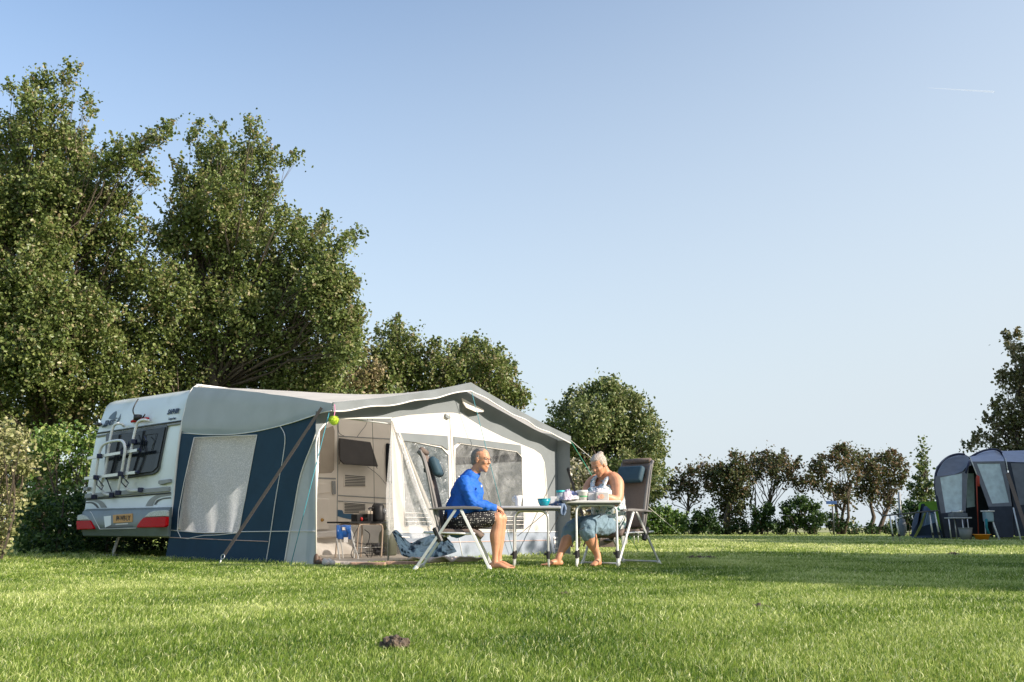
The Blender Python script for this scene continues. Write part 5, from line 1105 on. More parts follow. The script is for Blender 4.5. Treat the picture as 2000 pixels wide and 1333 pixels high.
m = MB(); m.grid(hang, 12, 16); o = part('oven_glove', m, mk('blue_glove', (.16, .22, .33), .9, var=.15, bump=.3), smooth=True, solid=.02); tag(o, 'blue-grey oven glove hanging down at the joint of the two tables', 'glove')
m = MB(); m.box(onT(1089, 10.96, Z1 + .012), (.07, .05, .02)); m.ball(onT(1087, 10.96, Z1 + .02), (.03, .025, .02), 12); o = part('black_pouch', m, M_navy, bevel=.006, smooth=True); tag(o, 'small black object lying on the grey table under the navy cloth', 'pouch')
# tubs
M_tub = mk('white_tub', (.70, .69, .64), .4, var=.05, transl=.1); M_grn = mk('green_print', (.10, .36, .16), .5)
c = onT(1138, 11.1, Z2); t = thing('tub', 'white round tub with a green stripe, tallest on the pale table', 'tub', c, group='plastic tubs on the pale table')
m = MB(); m.lathe([(0, 0), (.052, 0), (.060, .085), (.064, .09), (.066, .092), (.066, .122), (.0, .124)], c, 28); part('tub_body', m, M_tub, t, smooth=True)
m = MB(); m.lathe([(.0560, .040), (.0572, .055), (.058, .056), (.0568, .040)], c, 28); part('green_stripe', m, M_grn, t)
c = onT(1126, 11.06, Z2); t = thing('tub', 'low grey translucent tub in front of the green-striped tub', 'tub', c, group='plastic tubs on the pale table')
m = MB(); m.lathe(hollow(c, [(.032, 0), (.037, .055)]), c, 24); part('tub_body', m, mk('grey_tub', (.30, .34, .32), .4, transp=.3), t, smooth=True)
c = onT(1155, 11.12, Z2); t = thing('tub', 'clear square tub between the green-striped tub and the picture tub', 'tub', c, group='plastic tubs on the pale table')
m = MB(); m.box(c + Z3 * .045, (.085, .08, .09)); part('tub_body', m, mk('milky_tub', (.66, .64, .66), .35, transp=.25), t, bevel=.008)
c = onT(1176, 11.08, Z2); t = thing('tub', 'wide clear tub with an orange and pink picture, beside her elbow', 'tub', c, group='plastic tubs on the pale table')
m = MB(); m.box(c + Z3 * .048, (.155, .10, .096)); part('tub_body', m, mk('clear_tub', (.70, .67, .64), .3, transp=.22), t, bevel=.010)
m = MB(); m.ball(c + Vector((-.01, -.052, .045)), (.034, .003, .030), 14); part('printed_picture', m, mk('print_peach', (.75, .42, .28), .5, var=.35, scale=40), t)
m = MB(); m.ball(c + Vector((-.045, -.053, .04)), (.014, .003, .02), 10); part('printed_picture', m, mk('print_pink', (.75, .35, .38), .5), t)
c = onT(1172, 11.15, Z2 + .09); m = MB()
def tiss(s, q):
    a = s * 6.283; e = q * 1.5; p = Vector((math.cos(a) * .07 * math.sin(e), math.sin(a) * .05 * math.sin(e), .045 * math.cos(e))); return c + p * (1 + .7 * abs(mnoise.noise(p * 40)))
m.grid(tiss, 36, 14); o = part('tissues', m, M_pal, smooth=True); tag(o, 'crumpled white tissues heaped in the wide clear tub', 'tissues')
c = onT(1132, 11.25, Z2); t = thing('carton', 'lilac white carton behind the left tubs', 'carton', c); m = MB(); m.box(c + Z3 * .06, (.10, .06, .115)); part('box', m, mk('lilac_carton', (.55, .55, .68), .6), t, bevel=.003)
# ================================================================ PEOPLE
def limb(mb, st, lat, n=14):
    """st: (centre, r_in_plane, r_lateral) rings joined into one tapered closed limb."""
    lat = Vector(lat).normalized(); C_ = [Vector(s[0]) for s in st]; k = len(C_); vs = []
    def ring(c, t, ra, rb):
        b = (lat - t * lat.dot(t)).normalized(); a = t.cross(b)
        return [c + a * (ra * math.cos(2 * math.pi * j / n)) + b * (rb * math.sin(2 * math.pi * j / n)) for j in range(n)]
    T = [(C_[min(i + 1, k - 1)] - C_[max(i - 1, 0)]).normalized() for i in range(k)]
    t0, t1 = T[0], T[-1]; rings = []
    for q in (.95, .6): rings.append(ring(C_[0] - t0 * min(st[0][1], st[0][2]) * q, t0, st[0][1] * math.sqrt(1 - q * q), st[0][2] * math.sqrt(1 - q * q)))
    for i in range(k): rings.append(ring(C_[i], T[i], st[i][1], st[i][2]))
    for q in (.6, .95): rings.append(ring(C_[-1] + t1 * min(st[-1][1], st[-1][2]) * q, t1, st[-1][1] * math.sqrt(1 - q * q), st[-1][2] * math.sqrt(1 - q * q)))
    for r_ in rings: vs += r_
    m = len(rings)
    mb.add(vs, [(i * n + j, i * n + (j + 1) % n, (i + 1) * n + (j + 1) % n, (i + 1) * n + j) for i in range(m - 1) for j in range(n)] + [tuple(reversed(range(n))), tuple(range((m - 1) * n, m * n))])
def smooth_st(st, k=4):
    P = curve_pts([s[0] for s in st], k); ra = curve_pts([(s[1], s[2], 0) for s in st], k)
    return [(p, max(r.x, .002), max(r.y, .002)) for p, r in zip(P, ra)]
def flesh(name, mb, mat, parent, vox=.008, it=6, sf=.5, disp=0.0, dsc=.12, label=None):
    me = mb.mesh(name); fixn(me); o = put(name, me, mat, parent, True)
    q = o.modifiers.new('r', 'REMESH'); q.mode = 'VOXEL'; q.voxel_size = vox; q.use_smooth_shade = True
    q = o.modifiers.new('s', 'SMOOTH'); q.iterations = it; q.factor = sf
    bpy.context.view_layer.update(); bake(o)
    if disp:
        me = o.data; n = len(me.vertices); co = np.empty(n * 3, np.float32); no = np.empty(n * 3, np.float32)
        me.vertices.foreach_get('co', co); me.vertices.foreach_get('normal', no); co = co.reshape(-1, 3); no = no.reshape(-1, 3)
        d = np.array([mnoise.noise(Vector(map(float, c)) / dsc) + .5 * abs(mnoise.noise(Vector((float(c[0]) * 1.7, float(c[1]) * 1.7, float(c[2]) * 3.2)) / dsc)) for c in co])
        co += no * (d * disp)[:, None]; me.vertices.foreach_set('co', co.reshape(-1)); me.update()
    me = o.data; me.polygons.foreach_set('use_smooth', [True] * len(me.polygons))
    if label: o['label'] = label
    return o
def headframe(c, f, up):
    f = Vector(f).normalized(); l = Vector(up).cross(f).normalized(); u = f.cross(l).normalized()
    M = Matrix((f, l, u)).transposed(); return c, M
def head(mb, c, M, H, female=False):
    P = lambda x, y, z: c + M @ (Vector((x, y, z)) * H)
    B = lambda x, y, z, r: mb.ball(P(x, y, z), Vector(r) * H, 16, M)
    B(-.06, 0, .13, (.40, .315, .36)); B(.07, 0, -.10, (.29, .25 if not female else .27, .36)); B(.13, 0, -.33, (.20, .19, .15)); B(.22, 0, -.43, (.10, .10, .075))
    B(.10, .13, -.27, (.17, .10, .14)); B(.10, -.13, -.27, (.17, .10, .14))
    limb(mb, [(P(.325, 0, .06), .028 * H, .04 * H), (P(.375, 0, -.02), .035 * H, .045 * H), (P(.415, 0, -.10), .045 * H, .06 * H)], M @ Vector((0, 1, 0)))
    B(.35, .055, -.115, (.045, .035, .03)); B(.35, -.055, -.115, (.045, .035, .03))
    limb(mb, [(P(.275, -.16, .10), .03 * H, .04 * H), (P(.33, -.07, .115), .035 * H, .04 * H), (P(.335, 0, .10), .03 * H, .04 * H), (P(.33, .07, .115), .035 * H, .04 * H), (P(.275, .16, .10), .03 * H, .04 * H)], M @ Vector((0, 0, 1)))
    for s in (1, -1):
        B(.24, .14 * s, -.09, (.10, .09, .09)); B(.262, .115 * s, .03, (.055, .06, .045))
        B(-.03, .315 * s, -.01, (.075, .035, .13)); B(-.01, .325 * s, -.10, (.04, .03, .045))
    limb(mb, [(P(.315, -.085, -.235), .016 * H, .02 * H), (P(.352, 0, -.225), .024 * H, .03 * H), (P(.315, .085, -.235), .016 * H, .02 * H)], M @ Vector((0, 0, 1)))
    limb(mb, [(P(.31, -.07, -.28), .018 * H, .02 * H), (P(.34, 0, -.285), .026 * H, .03 * H), (P(.31, .07, -.28), .018 * H, .02 * H)], M @ Vector((0, 0, 1)))
    return P
def facebits(P, M, H, parent, lips, eye_open=True):
    for s in (1, -1):
        if eye_open:
            m = MB(); m.ball(P(.292, .118 * s, .035), .045 * H, 12); e = part('eye', m, mk('eye_white', (.55, .5, .45), .3), parent, smooth=True)
            m = MB(); m.ball(P(.325, .118 * s, .033), .022 * H, 10); part('iris', m, M_black, e, smooth=True)
        m = MB(); m.tube([P(.30, .06 * s, .105), P(.325, .12 * s, .125), P(.275, .19 * s, .10)], .012 * H, 5); part('eyebrow', m, mk('brow', (.22, .17, .13), .9), parent)
    m = MB(); m.tube(curve_pts([P(.315, -.085, -.25), P(.345, -.04, -.262), P(.358, 0, -.262), P(.345, .04, -.262), P(.315, .085, -.25)], 3), .010 * H, 6); part('lips', m, lips, parent, smooth=True)
def finger(mb, base, d, curl, nrm, ln, r):
    """three bones bending towards -nrm"""
    d = Vector(d).normalized(); nrm = Vector(nrm).normalized(); p = Vector(base); st = [(p - d * .012, r * 1.05, r * 1.05)]
    ax = d.cross(nrm).normalized(); a = 0
    for k, f in enumerate((.45, .32, .23)):
        a += curl[k]; q = Matrix.Rotation(-a, 3, ax) @ d; p2 = p + q * ln * f
        st += [(p.lerp(p2, .5), r * (1 - .07 * k), r * (1 - .07 * k)), (p2, r * (.97 - .09 * k), r * (.97 - .09 * k))]; p = p2
    limb(mb, st, ax, 8)
def hand(mb, wrist, d, nrm, side, s=1.0, curl=(.5, .7, .5)):
    d = Vector(d).normalized(); nrm = Vector(nrm); nrm = (nrm - d * nrm.dot(d)).normalized(); x = d.cross(nrm).normalized() * side
    pc = Vector(wrist) + d * .045 * s
    limb(mb, [(Vector(wrist) - d * .02, .022 * s, .028 * s), (Vector(wrist) + d * .01, .020 * s, .030 * s), (pc, .019 * s, .040 * s), (pc + d * .035 * s, .015 * s, .041 * s)], x)
    for i, (o, ln) in enumerate(((.032, .072), (.011, .080), (-.011, .075), (-.032, .058))):
        finger(mb, pc + d * .038 * s + x * o * s, d + x * o * 1.5, [c * (1 + .12 * i) for c in curl], nrm, ln * s, .0088 * s)
    finger(mb, pc - d * .02 * s + x * .034 * s - nrm * .006, d * .8 + x * .75, (.15, .35, .25), nrm, .062 * s, .0105 * s)
def foot(mb, ankle, d, s=1.0, nside=1):
    d = Vector((d[0], d[1], 0)).normalized(); x = Vector((-d.y, d.x, 0)); a = Vector(ankle); g0 = Vector((a.x, a.y, 0.012))
    limb(mb, [(g0 - d * .045 * s + Z3 * .03, .034 * s, .033 * s), (g0 + d * .01 * s + Z3 * .04, .042 * s, .034 * s), (g0 + d * .07 * s + Z3 * .036, .033 * s, .038 * s), (g0 + d * .125 * s + Z3 * .02, .022 * s, .046 * s), (g0 + d * .165 * s + Z3 * .012, .015 * s, .046 * s)], x)
    for i, (o, ln) in enumerate(((.034, .048), (.016, .044), (0, .04), (-.016, .036), (-.031, .03))):
        b = g0 + d * (.17 - .008 * i) * s + x * o * s * nside + Z3 * .012
        limb(mb, [(b, .011 * s, .011 * s), (b + d * ln * .6 * s, .010 * s, .010 * s), (b + d * ln * s - Z3 * .002, .009 * s, .010 * s)], x, 8)
LY = Vector((0, 1, 0))
# ------------------------------------------------------------ the man
YM = 10.48
man = thing('person', 'barefoot man in a blue long-sleeved shirt and dark dotted shorts, leaning forward', 'person', W(900, 1113, YM) * Vector((1, 1, 0)))
man.location = Vector((W(900, 1100, YM).x, YM, 0))
s_ = lambda px, py, dy, ra, rb: (W(px, py, YM + dy), ra, rb)
m = MB()
# torso under the shirt, neck, head
limb(m, smooth_st([s_(897, 1022, .02, .12, .15), s_(902, 1000, .02, .15, .155), s_(908, 975, .02, .155, .155), s_(913, 950, .02, .14, .165), s_(916, 936, .02, .10, .14)]), LY)
limb(m, smooth_st([s_(917, 938, .0, .07, .075), s_(926, 924, -.01, .060, .062), s_(934, 912, -.02, .058, .060), s_(938, 902, -.02, .055, .058)]), LY)
HC, HM = headframe(W(940.5, 898.5, YM - .03), (.83, -.50, -.10), (-.06, .03, 1)); HH = .272
Pm = head(m, HC, HM, HH)
# arms
for dy, bx in ((-.19, 0), (.22, 8)):
    limb(m, smooth_st([s_(908 + bx, 944, dy, .05, .05), s_(912 + bx, 965, dy - .02, .045, .045), s_(922 + bx, 985, dy - .01, .04, .04), s_(945 + bx * .6, 990, dy + .03, .037, .037), s_(966 + bx * .2, 992, dy * .55, .028, .03)]), LY)
wr1 = W(967, 990, YM - .10); wr2 = W(968, 994, YM + .09)
hand(m, wr1, (.86, .25, -.42), (.42, -.25, .86), -1, 1.02, (.35, .7, .6))
hand(m, wr2, (.80, -.35, -.46), (.42, .1, .88), 1, .98, (.5, .8, .6))
# legs
for dy, bx in ((-.13, 0), (.17, 7)):
    limb(m, smooth_st([s_(905, 1020, dy * .8, .085, .09), s_(935, 1016, dy, .078, .082), s_(960 + bx * .7, 1013, dy, .066, .066), s_(972 + bx * .7, 1014, dy, .062, .060)]), LY)
    limb(m, smooth_st([s_(972 + bx, 1011, dy, .060, .060), s_(971.5 + bx, 1028, dy, .058, .056), s_(968 + bx, 1046, dy, .066, .058), s_(968 + bx, 1062, dy, .054, .050), s_(967.5 + bx, 1080, dy, .037, .038), s_(967 + bx, 1093, dy, .036, .036), s_(966.5 + bx, 1102, dy, .040, .036)]), LY)
    m.ball(W(974.5 + bx, 1014, YM + dy), (.055, .05, .055), 12)
    foot(m, W(966.5 + bx, 1104, YM + dy), (.88, -.42), 1.0, 1 if dy < 0 else -1)
skin = flesh('body', m, M_skin_m, man, .0065, 3, .5)
# shirt
M_shirt = mk('royal_blue_shirt', (.006, .11, .50), .75, var=.12, scale=8, bump=.35, bscale=14)
m = MB()
limb(m, smooth_st([s_(893, 1024, .02, .15, .19), s_(899, 1006, .02, .185, .20), s_(907, 990, .02, .195, .195), s_(911, 972, .02, .19, .195), s_(914, 955, .02, .172, .20), s_(915, 941, .01, .135, .19), s_(919, 930, .0, .088, .12)]), LY)
limb(m, [s_(920, 932, .0, .078, .088), s_(925, 925.5, -.005, .070, .076)], LY)
for dy, bx in ((-.20, 0), (.23, 8)):
    limb(m, smooth_st([s_(906 + bx, 940, dy * .85, .070, .075), s_(911 + bx, 953, dy, .066, .066), s_(916 + bx, 970, dy - .02, .062, .060), s_(925 + bx, 984, dy - .01, .060, .056), s_(944 + bx * .6, 988, dy + .03, .054, .050), s_(964 + bx * .2, 991.5, dy * .58, .038, .040)]), LY)
flesh('shirt', m, M_shirt, man, .008, 3, .5, .017, .075)
m = MB(); p = W(940, 950, YM - .17); m.ball(p, (.012, .008, .016), 10); part('chest_logo', m, M_pipe, man)
m = MB(); p = W(896, 932, YM - .15); m.ball(p, (.016, .02, .012), 10); part('shoulder_print', m, M_pipe, man)
# shorts
def dots(name, a, b, sc, thr):
    mm = mk(name, a, .8, var=.1); n = mm.node_tree; N = n.nodes; K = n.links; bs = N['Principled BSDF']
    tc = N.new('ShaderNodeTexCoord'); v = N.new('ShaderNodeTexVoronoi'); v.inputs['Scale'].default_value = sc; v.inputs['Randomness'].default_value = .55
    K.new(tc.outputs['Object'], v.inputs['Vector']); r = N.new('ShaderNodeValToRGB'); r.color_ramp.interpolation = 'CONSTANT'
    r.color_ramp.elements[0].color = (*b, 1); r.color_ramp.elements[1].position = thr; r.color_ramp.elements[1].color = (*a, 1)
    K.new(v.outputs['Distance'], r.inputs[0]); K.new(r.outputs[0], bs.inputs['Base Color']); return mm
m = MB()
limb(m, smooth_st([s_(889, 1024, .02, .14, .19), s_(896, 1010, .02, .17, .195), s_(900, 1000, .02, .16, .18)]), LY)
for dy in (-.13, .17):
    limb(m, smooth_st([s_(898, 1021, dy * .8, .105, .10), s_(922, 1018, dy, .098, .10), s_(945, 1015, dy, .090, .092), s_(958, 1014, dy, .082, .084)]), LY)
flesh('shorts', m, dots('dark_dotted_shorts', (.012, .012, .014), (.55, .52, .48), 48, .26), man, .009, 3, .5, .008, .08)
# hair, glasses
M_hair = mk('grey_brown_hair', (.24, .21, .19), .9, var=.4, scale=90, bump=.6, bscale=160)
#M_hairg = mk('grey_hair', (.31, .28, .26), .9, var=.25, scale=90, bump=.6, bscale=160)
def hairshell(P, M, H, parts_, mat, parent, name='hair', disp=.006):
    m = MB()
    for (x, y, z, r) in parts_: m.ball(P(x, y, z), Vector(r) * H, 16, M)
    return flesh(name, m, mat, parent, .007, 2, .5, disp, .012)
hairshell(Pm, HM, HH, [(-.16, 0, .12, (.33, .32, .34)), (-.22, 0, -.06, (.24, .28, .26)), (-.08, 0, .28, (.30, .27, .215)), (-.02, .225, .08, (.10, .10, .17)), (-.02, -.225, .08, (.10, .10, .17)), (-.02, 0, .335, (.22, .25, .15))], M_hair, man)
m = MB()
for s in (1, -1):
    m.tube([Pm(.365, (.115 + .085 * math.cos(a / 14 * 6.283)) * s, .025 + .062 * math.sin(a / 14 * 6.283)) for a in range(14)], .0018, 5, closed=True)
    m.tube([Pm(.355, .20 * s, .04), Pm(.15, .305 * s, .045), Pm(-.02, .325 * s, .03)], .0018, 5)
m.tube([Pm(.37, -.03, .035), Pm(.385, 0, .045), Pm(.37, .03, .035)], .003, 5)
part('glasses', m, M_arm, man, smooth=True)
facebits(Pm, HM, HH, man, mk('lips_m', (.42, .15, .11), .5))
m = MB(); m.tube([Pm(.335, -.05, -.255), Pm(.353, 0, -.258), Pm(.335, .05, -.255)], .009 * HH * 1.6, 6); part('teeth', m, M_cer, man)
# ------------------------------------------------------------ the woman
YW = 11.55
wd_ = Vector((-.72, -.69, 0)).normalized(); wl = Vector((-wd_.y, wd_.x, 0))          # facing, and her left side
wom = thing('person', 'grey-haired woman with a bun, floral sleeveless top and denim capris, looking down', 'person', (1.25, 11.6, 0))
q_ = lambda px, py, Y, ra, rb: (W(px, py, Y), ra, rb)
m = MB()
limb(m, smooth_st([q_(1188, 1020, 11.68, .16, .19), q_(1187, 1000, 11.66, .18, .19), q_(1186, 975, 11.62, .17, .185), q_(1187, 955, 11.60, .15, .19), q_(1187, 938, 11.60, .115, .18), q_(1184, 930, 11.58, .08, .12)]), wl)
limb(m, smooth_st([q_(1187, 934, 11.60, .075, .085), q_(1182, 924, 11.56, .066, .066), q_(1177, 914, 11.53, .062, .062), q_(1173, 906, 11.50, .06, .06)]), wl)
WC, WM = headframe(W(1169, 909, 11.47), (-.62, -.66, -.50), (-.30, -.24, 1)); WH = .268
Pw = head(m, WC, WM, WH, True)
# arms: her left (near) arm bent on the table edge, the right one reaching in
limb(m, smooth_st([q_(1198, 934, 11.48, .078, .08), q_(1205, 944, 11.42, .088, .085), q_(1206, 958, 11.38, .084, .080), q_(1206, 972, 11.34, .074, .072), q_(1203, 981, 11.30, .060, .058)]), (1, 0, 0))
limb(m, smooth_st([q_(1204, 980, 11.30, .058, .055), q_(1195, 975, 11.24, .055, .052), q_(1182, 971, 11.20, .045, .045), q_(1170, 969, 11.20, .034, .036)]), (0, 0, 1))
limb(m, smooth_st([q_(1163, 936, 11.72, .062, .065), q_(1155, 943, 11.70, .066, .066), q_(1148, 953, 11.64, .060, .060), q_(1142, 967, 11.55, .05, .05)]), (1, 0, 0))
limb(m, smooth_st([q_(1142, 968, 11.55, .048, .048), q_(1147, 969, 11.45, .042, .042), q_(1154, 969, 11.34, .033, .035)]), (0, 0, 1))
hand(m, W(1168, 969, 11.20), (-1, -.05, -.12), (-.1, -.1, 1), 1, .95, (.4, .6, .5))
hand(m, W(1155, 969, 11.32), (.45, -.8, -.15), (.1, -.1, 1), -1, .95, (.4, .6, .5))
# chest
for k, (px, Y) in enumerate(((1160, 11.50), (1181, 11.38))): m.ball(W(px, 966, Y), (.095, .10, .10), 14)
# legs: near (left) leg, far (right) leg
nl = [q_(1150, 1034, 11.20, .07, .072), q_(1153, 1050, 11.20, .080, .080), q_(1157, 1062, 11.21, .072, .070), q_(1163, 1075, 11.22, .048, .050), q_(1167, 1086, 11.22, .040, .042), q_(1168, 1096, 11.22, .042, .042)]
fl = [q_(1117, 1036, 11.42, .07, .07), q_(1110, 1050, 11.38, .076, .072), q_(1104, 1062, 11.34, .066, .062), q_(1096, 1078, 11.28, .042, .044), q_(1091, 1089, 11.25, .038, .040), q_(1089, 1096, 11.25, .040, .040)]
limb(m, smooth_st(nl), wl); limb(m, smooth_st(fl), wl)
limb(m, smooth_st([q_(1185, 1022, 11.58, .10, .11), q_(1165, 1026, 11.36, .09, .095), q_(1152, 1030, 11.22, .07, .075)]), wl)
limb(m, smooth_st([q_(1175, 1018, 11.75, .10, .11), q_(1142, 1026, 11.58, .09, .09), q_(1118, 1034, 11.44, .07, .075)]), wl)
foot(m, W(1168, 1098, 11.22), (-.42, -.9), .98, 1); foot(m, W(1089, 1098, 11.25), (-.86, -.5), .98, -1)
flesh('body', m, M_skin_w, wom, .0075, 3, .5)
# denim capris
M_den = mk('pale_denim', (.155, .235, .29), .85, var=.14, scale=9, bump=.5, bscale=24)
m = MB()
limb(m, smooth_st([q_(1198, 1024, 11.72, .13, .20), q_(1189, 1016, 11.68, .16, .21), q_(1186, 1008, 11.66, .15, .20)]), wl)
limb(m, smooth_st([q_(1188, 1026, 11.58, .125, .13), q_(1170, 1026, 11.40, .125, .12), q_(1154, 1027, 11.24, .108, .105), q_(1147, 1034, 11.18, .098, .10), q_(1149, 1044, 11.19, .092, .096)]), wl)
limb(m, smooth_st([q_(1175, 1022, 11.76, .12, .12), q_(1146, 1026, 11.60, .115, .11), q_(1122, 1031, 11.46, .10, .10), q_(1114, 1038, 11.42, .092, .092), q_(1110, 1049, 11.39, .088, .086)]), wl)
flesh('capri_trousers', m, M_den, wom, .009, 3, .5, .015, .055)
# sleeveless floral top
def floral():
    mm = mk('floral_top', (.62, .68, .72), .85, var=.05); n = mm.node_tree; N = n.nodes; K = n.links; bs = N['Principled BSDF']
    tc = N.new('ShaderNodeTexCoord'); z = N.new('ShaderNodeTexNoise'); z.inputs['Scale'].default_value = 17; z.inputs['Detail'].default_value = 3; z.inputs['Distortion'].default_value = 1.0
    K.new(tc.outputs['Object'], z.inputs['Vector']); r = N.new('ShaderNodeValToRGB'); e = r.color_ramp.elements
    e[0].position = .38; e[0].color = (.03, .13, .10, 1); e[1].position = .43; e[1].color = (.42, .52, .56, 1)
    for p, c in ((.47, (.58, .64, .68)), (.60, (.62, .63, .62)), (.63, (.60, .52, .26)), (.70, (.04, .12, .22))): k = e.new(p); k.color = (*c, 1)
    K.new(z.outputs[0], r.inputs[0]); K.new(r.outputs[0], bs.inputs['Base Color']); return mm
m = MB()
limb(m, smooth_st([q_(1190, 1018, 11.69, .19, .225), q_(1189, 1000, 11.67, .205, .225), q_(1188, 980, 11.63, .195, .215), q_(1188, 962, 11.60, .175, .205), q_(1190, 948, 11.62, .135, .185)]), wl)
for px, Y in ((1160, 11.50), (1181, 11.38)): m.ball(W(px, 967, Y), (.105, .115, .105), 16)
for a in ([(1174, 957, 11.36), (1181, 944, 11.40), (1187, 933, 11.47), (1195, 926, 11.56), (1202, 932, 11.68)], [(1158, 957, 11.48), (1157, 946, 11.54), (1161, 935, 11.62), (1168, 929, 11.70)]):
    limb(m, smooth_st([q_(*b, .016, .034) for b in a]), wl)
flesh('floral_top', m, floral(), wom, .009, 2, .5, .008, .07)
hairshell(Pw, WM, WH, [(-.15, 0, .14, (.345, .335, .35)), (-.07, 0, .27, (.335, .30, .245)), (-.23, 0, -.04, (.22, .28, .24)), (.0, .22, .14, (.14, .115, .19)), (.0, -.22, .14, (.14, .115, .19)), (.10, 0, .335, (.18, .24, .10)), (-.33, .06, .40, (.14, .15, .13))], mk('silver_blond_hair', (.46, .39, .33), .85, var=.4, scale=80, bump=.6, bscale=150), wom)
facebits(Pw, WM, WH, wom, mk('lips_w', (.45, .15, .12), .5), eye_open=False)
for s in (1, -1):
    m = MB(); m.tube([Pw(.30, .075 * s, .02), Pw(.325, .12 * s, .008), Pw(.285, .17 * s, .02)], .006, 5); part('eyelashes', m, M_br, wom)
m = MB(); m.ball(Pw(-.01, .345, -.16), .006, 8); part('earring', m, M_silver, wom, smooth=True)
# ================================================================ THE FAR PITCH ON THE RIGHT
YT = 24.0; ZT = terrain(14, 24)
def TP(px, py, Y=YT): return W(px, py, Y)
M_tdark = mk('dark_tent_fabric', (.030, .038, .055), .8, var=.15, bump=.3, bscale=3, transl=.03)
M_tmid = mk('grey_tent_fabric', (.17, .18, .205), .8, var=.12, bump=.3, bscale=3, transl=.05)
M_tlight = mk('pale_grey_tent_fabric', (.40, .42, .50), .8, var=.08, bump=.3, bscale=3, transl=.1)
M_twin = mk('tent_window_curtain', (.56, .67, .69), .6, var=.14, scale=7, bump=.5, bscale=9, transl=.1)
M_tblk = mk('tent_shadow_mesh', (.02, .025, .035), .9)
tn = thing('family_tent', 'big grey and dark blue tunnel tent with pale curtained windows at the right edge', 'tent', TP(1930, 1050) * Vector((1, 1, 0)) + Vector((0, 1.2, ZT)))
X = lambda px, Y=YT: W(px, 1000, Y).x
ZP = lambda py, Y=YT: W(1900, py, Y).z
def hoop(px_near, top, foot_py, Yn, dep):      # an arch from the near foot over to the far foot
    x = X(px_near, Yn)
    return x
# roof skins: arched sheets from the near eave back to the far side
def skin(name, pts_near, pts_top, mat, back=1.6, label=None):
    """pts_near: eave pixels at Yn; pts_top: ridge pixels at Yn+back"""
    m = MB(); k = len(pts_near)
    a = [TP(x, y, YT) for x, y in pts_near]; b = [TP(x, y, YT + back) for x, y in pts_top]
    def f(s, t):
        i = s * (k - 1); j = min(int(i), k - 2); r_ = i - j
        p = a[j].lerp(a[j + 1], r_); q = b[j].lerp(b[j + 1], r_)
        if t <= .5:
            e = t * 2; h = p.lerp(q, e); h.z = p.z + (q.z - p.z) * math.sin(e * math.pi / 2); return h
        e = (t - .5) * 2; yy = q.y + back * e; return Vector((q.x * yy / q.y, yy, q.z - (q.z - p.z) * (1 - math.cos(e * math.pi / 2))))
    m.grid(f, 24, 20); return part(name, m, mat, tn, smooth=True, label=label)
skin('porch_roof', [(1827, 931), (1845, 930), (1862, 928), (1880, 921), (1893, 906)], [(1830, 912), (1848, 896), (1868, 889), (1885, 888), (1893, 893)], M_tmid)
skin('middle_roof', [(1896, 902), (1912, 905), (1930, 906), (1945, 905), (1962, 901)], [(1893, 892), (1908, 887), (1924, 881), (1944, 879), (1957, 889)], M_tlight)
skin('rear_roof', [(1964, 902), (1985, 903), (2020, 904), (2080, 905), (2140, 912)], [(1952, 882), (1985, 881), (2020, 880), (2080, 882), (2130, 892)], M_tlight)
def wall(name, pts, mat, Y=YT, hole=None, lean=.0, label=None, off=0):
    P = []
    def pt(x, y): 
        p = TP(x, y, Y); z = max(0, min(1, (1.95 - (p.z - ZT)) / 1.9)); return TP(x, y, Y - lean * z - off)
    me = holed([pt(*p) for p in pts], [[pt(*p) for p in hole]] if hole else []); return part(name, me, mat, tn, label=label), pt
w1 = [(1836, 933), (1879, 925), (1879, 997), (1847, 1002)]
wall('porch_wall', [(1827, 931), (1862, 928), (1884, 921), (1893, 906), (1890, 930), (1886, 1000), (1884, 1049), (1840, 1049), (1836, 1010), (1830, 975), (1826, 950)], M_tmid, hole=w1, lean=.3, label=None)
_, pt = wall('porch_window', w1, M_twin, lean=.3, off=-.01)
m = MB()
for lo, hi, mt in (((1838, 1004), (1885, 1000), 0),):
    pass
wall('porch_skirt', [(1838, 1003), (1886, 999), (1884, 1050), (1843, 1050)], M_tdark, lean=.3, off=.01)
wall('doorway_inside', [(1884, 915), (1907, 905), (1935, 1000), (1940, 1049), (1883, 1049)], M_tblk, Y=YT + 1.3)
wall('inner_window', [(1888, 925), (1902, 925), (1904, 990), (1888, 992)], M_twin, Y=YT + 1.0)
w2 = [(1908, 906), (1953, 906), (1971, 982), (1938, 984)]
wall('middle_wall', [(1897, 902), (1962, 901), (1968, 930), (1976, 985), (1978, 1000), (1979, 1050), (1944, 1050), (1934, 1000), (1918, 955)], M_tmid, hole=w2, lean=.45)
wall('middle_window', w2, M_twin, lean=.45, off=-.01)
wall('middle_skirt', [(1931, 990), (1977, 989), (1980, 1050), (1944, 1050)], M_tdark, lean=.45, off=.012)
wall('rear_wall', [(1966, 902), (2140, 910), (2150, 1048), (1982, 1048), (1979, 990), (1972, 930)], M_tdark, lean=.35)
wall('rear_mesh', [(1974, 905), (2040, 906), (2045, 985), (1992, 987)], M_tmid, lean=.35, off=.012)
for pts in ([(1826, 950), (1828, 925), (1838, 905), (1852, 893), (1870, 887.5), (1884, 888)], [(1893, 895), (1908, 886), (1925, 879.5), (1944, 878), (1955, 884), (1962, 897), (1966, 925), (1976, 985), (1984, 1048)], [(1886, 925), (1893, 903), (1896, 898)]):
    m = MB(); m.tube(curve_pts([TP(x, y, YT - .02 + (.9 if y < 900 else .0)) for x, y in pts], 4), .03, 6); part('hoop_sleeve', m, M_navy, tn, smooth=True)
m = MB(); m.tube([TP(1826, 950, YT), TP(1832, 985, YT - .2), TP(1843, 1050, YT - .3)], .03, 6); part('hoop_sleeve', m, M_tblk, tn, smooth=True)
